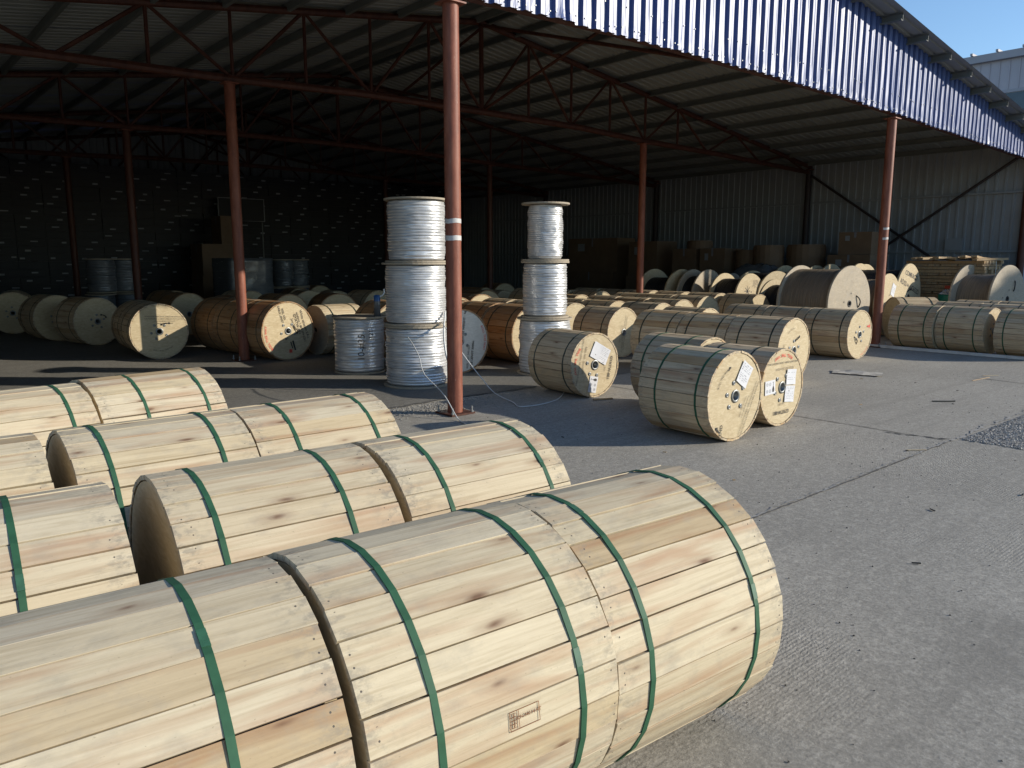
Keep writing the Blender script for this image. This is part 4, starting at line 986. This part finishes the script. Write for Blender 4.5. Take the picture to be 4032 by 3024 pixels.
# ------------------------------------------------------------------ loose cables and litter
def cable(label, pts, r, mat, cat='cable', sub_=8, name='loose_cable'):
    P = [Vector(p) for p in pts]; out = []
    for i in range(len(P) - 1):
        p0, p1, p2, p3 = P[max(i-1, 0)], P[i], P[i+1], P[min(i+2, len(P)-1)]
        for k in range(sub_):
            t = k / sub_; out.append(.5*((2*p1) + (p2-p0)*t + (2*p0-5*p1+4*p2-p3)*t*t + (3*p1-p0-3*p2+p3)*t*t*t))
    out.append(P[-1])
    return tag(MB().tube(out, r, 7).build(name, mat, smooth=True), label, cat)
cable('thin pale cable looping past the left side of the centre column to the ground', [(5.16, 7.98, .66), (4.98, 7.6, .62), (4.80, 7.2, .52), (4.70, 6.95, .36), (4.62, 6.5, .22), (4.55, 6.2, .06), (4.53, 6.1, .012), (4.47, 5.9, .010), (4.40, 5.6, .010), (4.2, 5.3, .010)], .0055, M['rope'])
cable('thin pale cable sweeping from the silver stack to the ground beyond the centre column', [(5.62, 7.90, .82), (5.45, 7.5, .70), (5.52, 7.3, .45), (5.60, 7.1, .22), (5.64, 6.9, .06), (5.58, 6.5, .012), (5.47, 6.25, .012), (5.75, 6.2, .012), (6.13, 6.33, .012), (6.6, 6.7, .012)], .0055, M['rope'])
cable('frayed strip of white film hanging behind the centre column', [(5.72, 7.97, .95), (5.50, 7.70, .70), (5.46, 7.60, .45), (5.50, 7.55, .25), (5.44, 7.50, .10), (5.50, 7.5, .02)], .012, M['rope'], 'film strip', name='film_strip')
cb = MB(); rnd = random.Random(8); V = []; F = []
for i in range(9):
    for j in range(5):
        a, b = i/8 - .5, j/4 - .5
        V.append((10.72 + a*.18 + b*.30, 5.04 - a*.62 + b*.12, .012 + .03*abs(noise.noise(Vector((i*.7, j*.9, 1)))) + (.02 if 2 < i < 6 and j == 3 else 0)))
for i in range(8):
    for j in range(4): F.append((i*5+j, (i+1)*5+j, (i+1)*5+j+1, i*5+j+1))
tag(put('cardboard_scrap', mk('cardboard_scrap', V, F, simple('trampled_cardboard', (.42, .39, .34), .85, 0, .2, 8))), 'flattened trampled scrap of cardboard on the open yard', 'cardboard')
def stick(label, x, y, rz, L, w, h, mat, name='wood_scrap', cat='scrap'):
    V = [(-L/2, -w/2, 0), (-L/2, w/2, 0), (L/2, w*.3, 0), (L/2, -w*.4, 0)]; V = V + [(a, b*.9, h) for a, b, _ in V]
    o = put(name, mk(name, V, [(0,1,2,3),(7,6,5,4),(0,3,7,4),(1,0,4,5),(2,1,5,6),(3,2,6,7)], mat), None, (x, y, .004), (0, 0, R(rz))); return tag(o, label, cat)
stick('brown splinter of wood lying before the lone pine reel', 6.5, 5.98, -22, .24, .03, .015, M['lumber'])
stick('dark flat sliver lying on the open yard', 9.34, 3.38, -40, .26, .02, .01, M['black'])
stick('pale straw like sliver near the far joint', 11.5, 3.72, -5, .5, .012, .006, M['pine'])
stick('short pale sliver beyond the far joint', 11.95, 3.75, -28, .25, .012, .006, M['pine'])
stick('pale scraping of wood near the joint corner', 6.75, 2.62, -38, .16, .014, .006, M['pine'])
rnd = random.Random(21)
for i in range(18):
    stick('small dark chip scattered on the yard concrete', rnd.uniform(4.0, 10.5), rnd.uniform(1.2, 5.2), rnd.uniform(0, 180), rnd.uniform(.015, .045), rnd.uniform(.006, .012), .006, M['black'] if rnd.random() < .6 else M['lumber'], 'chip', 'chip')['group'] = 'chips scattered on the yard'

# ------------------------------------------------------------------ building beyond
bd = empty('factory_building', (40, 10, 0), 0, 'pale panelled factory building rising behind the shed roof', 'building')
MB().box(0, 14, -30, 26, 0, 10.3).build('wall', M['far_wall'], bd)
MB().box(-.25, 14.25, -30.25, 26.25, 10.3, 10.62).build('roof_edge', M['far_trim'], bd)
for i in range(54): MB().box(-.35, 14.3, -.05, .05, 0, .10).build('roof_rib', M['far_trim'], bd, (0, -29.5 + i*1.03, 10.63))
for i in range(140): MB().box(-.03, -.001, -.02, .02, 9.01, 10.29).build('panel_rib', M['far_wall'], bd, (0, -29.8 + i*.4, 0))
MB().box(-.06, -.001, -30, 26, 8.86, 9.0).build('window_rail', M['far_trim'], bd)
for i in range(26):
    w = MB().box(-.03, -.001, 0, 1.9, 7.2, 8.84).build('window', M['glass'], bd, (0, -29 + i*2.08, 0))
    MB().box(-.06, -.031, -.07, .04, 7.2, 8.84).box(-.06, -.031, .9, .97, 7.2, 8.84).build('frame', M['far_trim'], w)
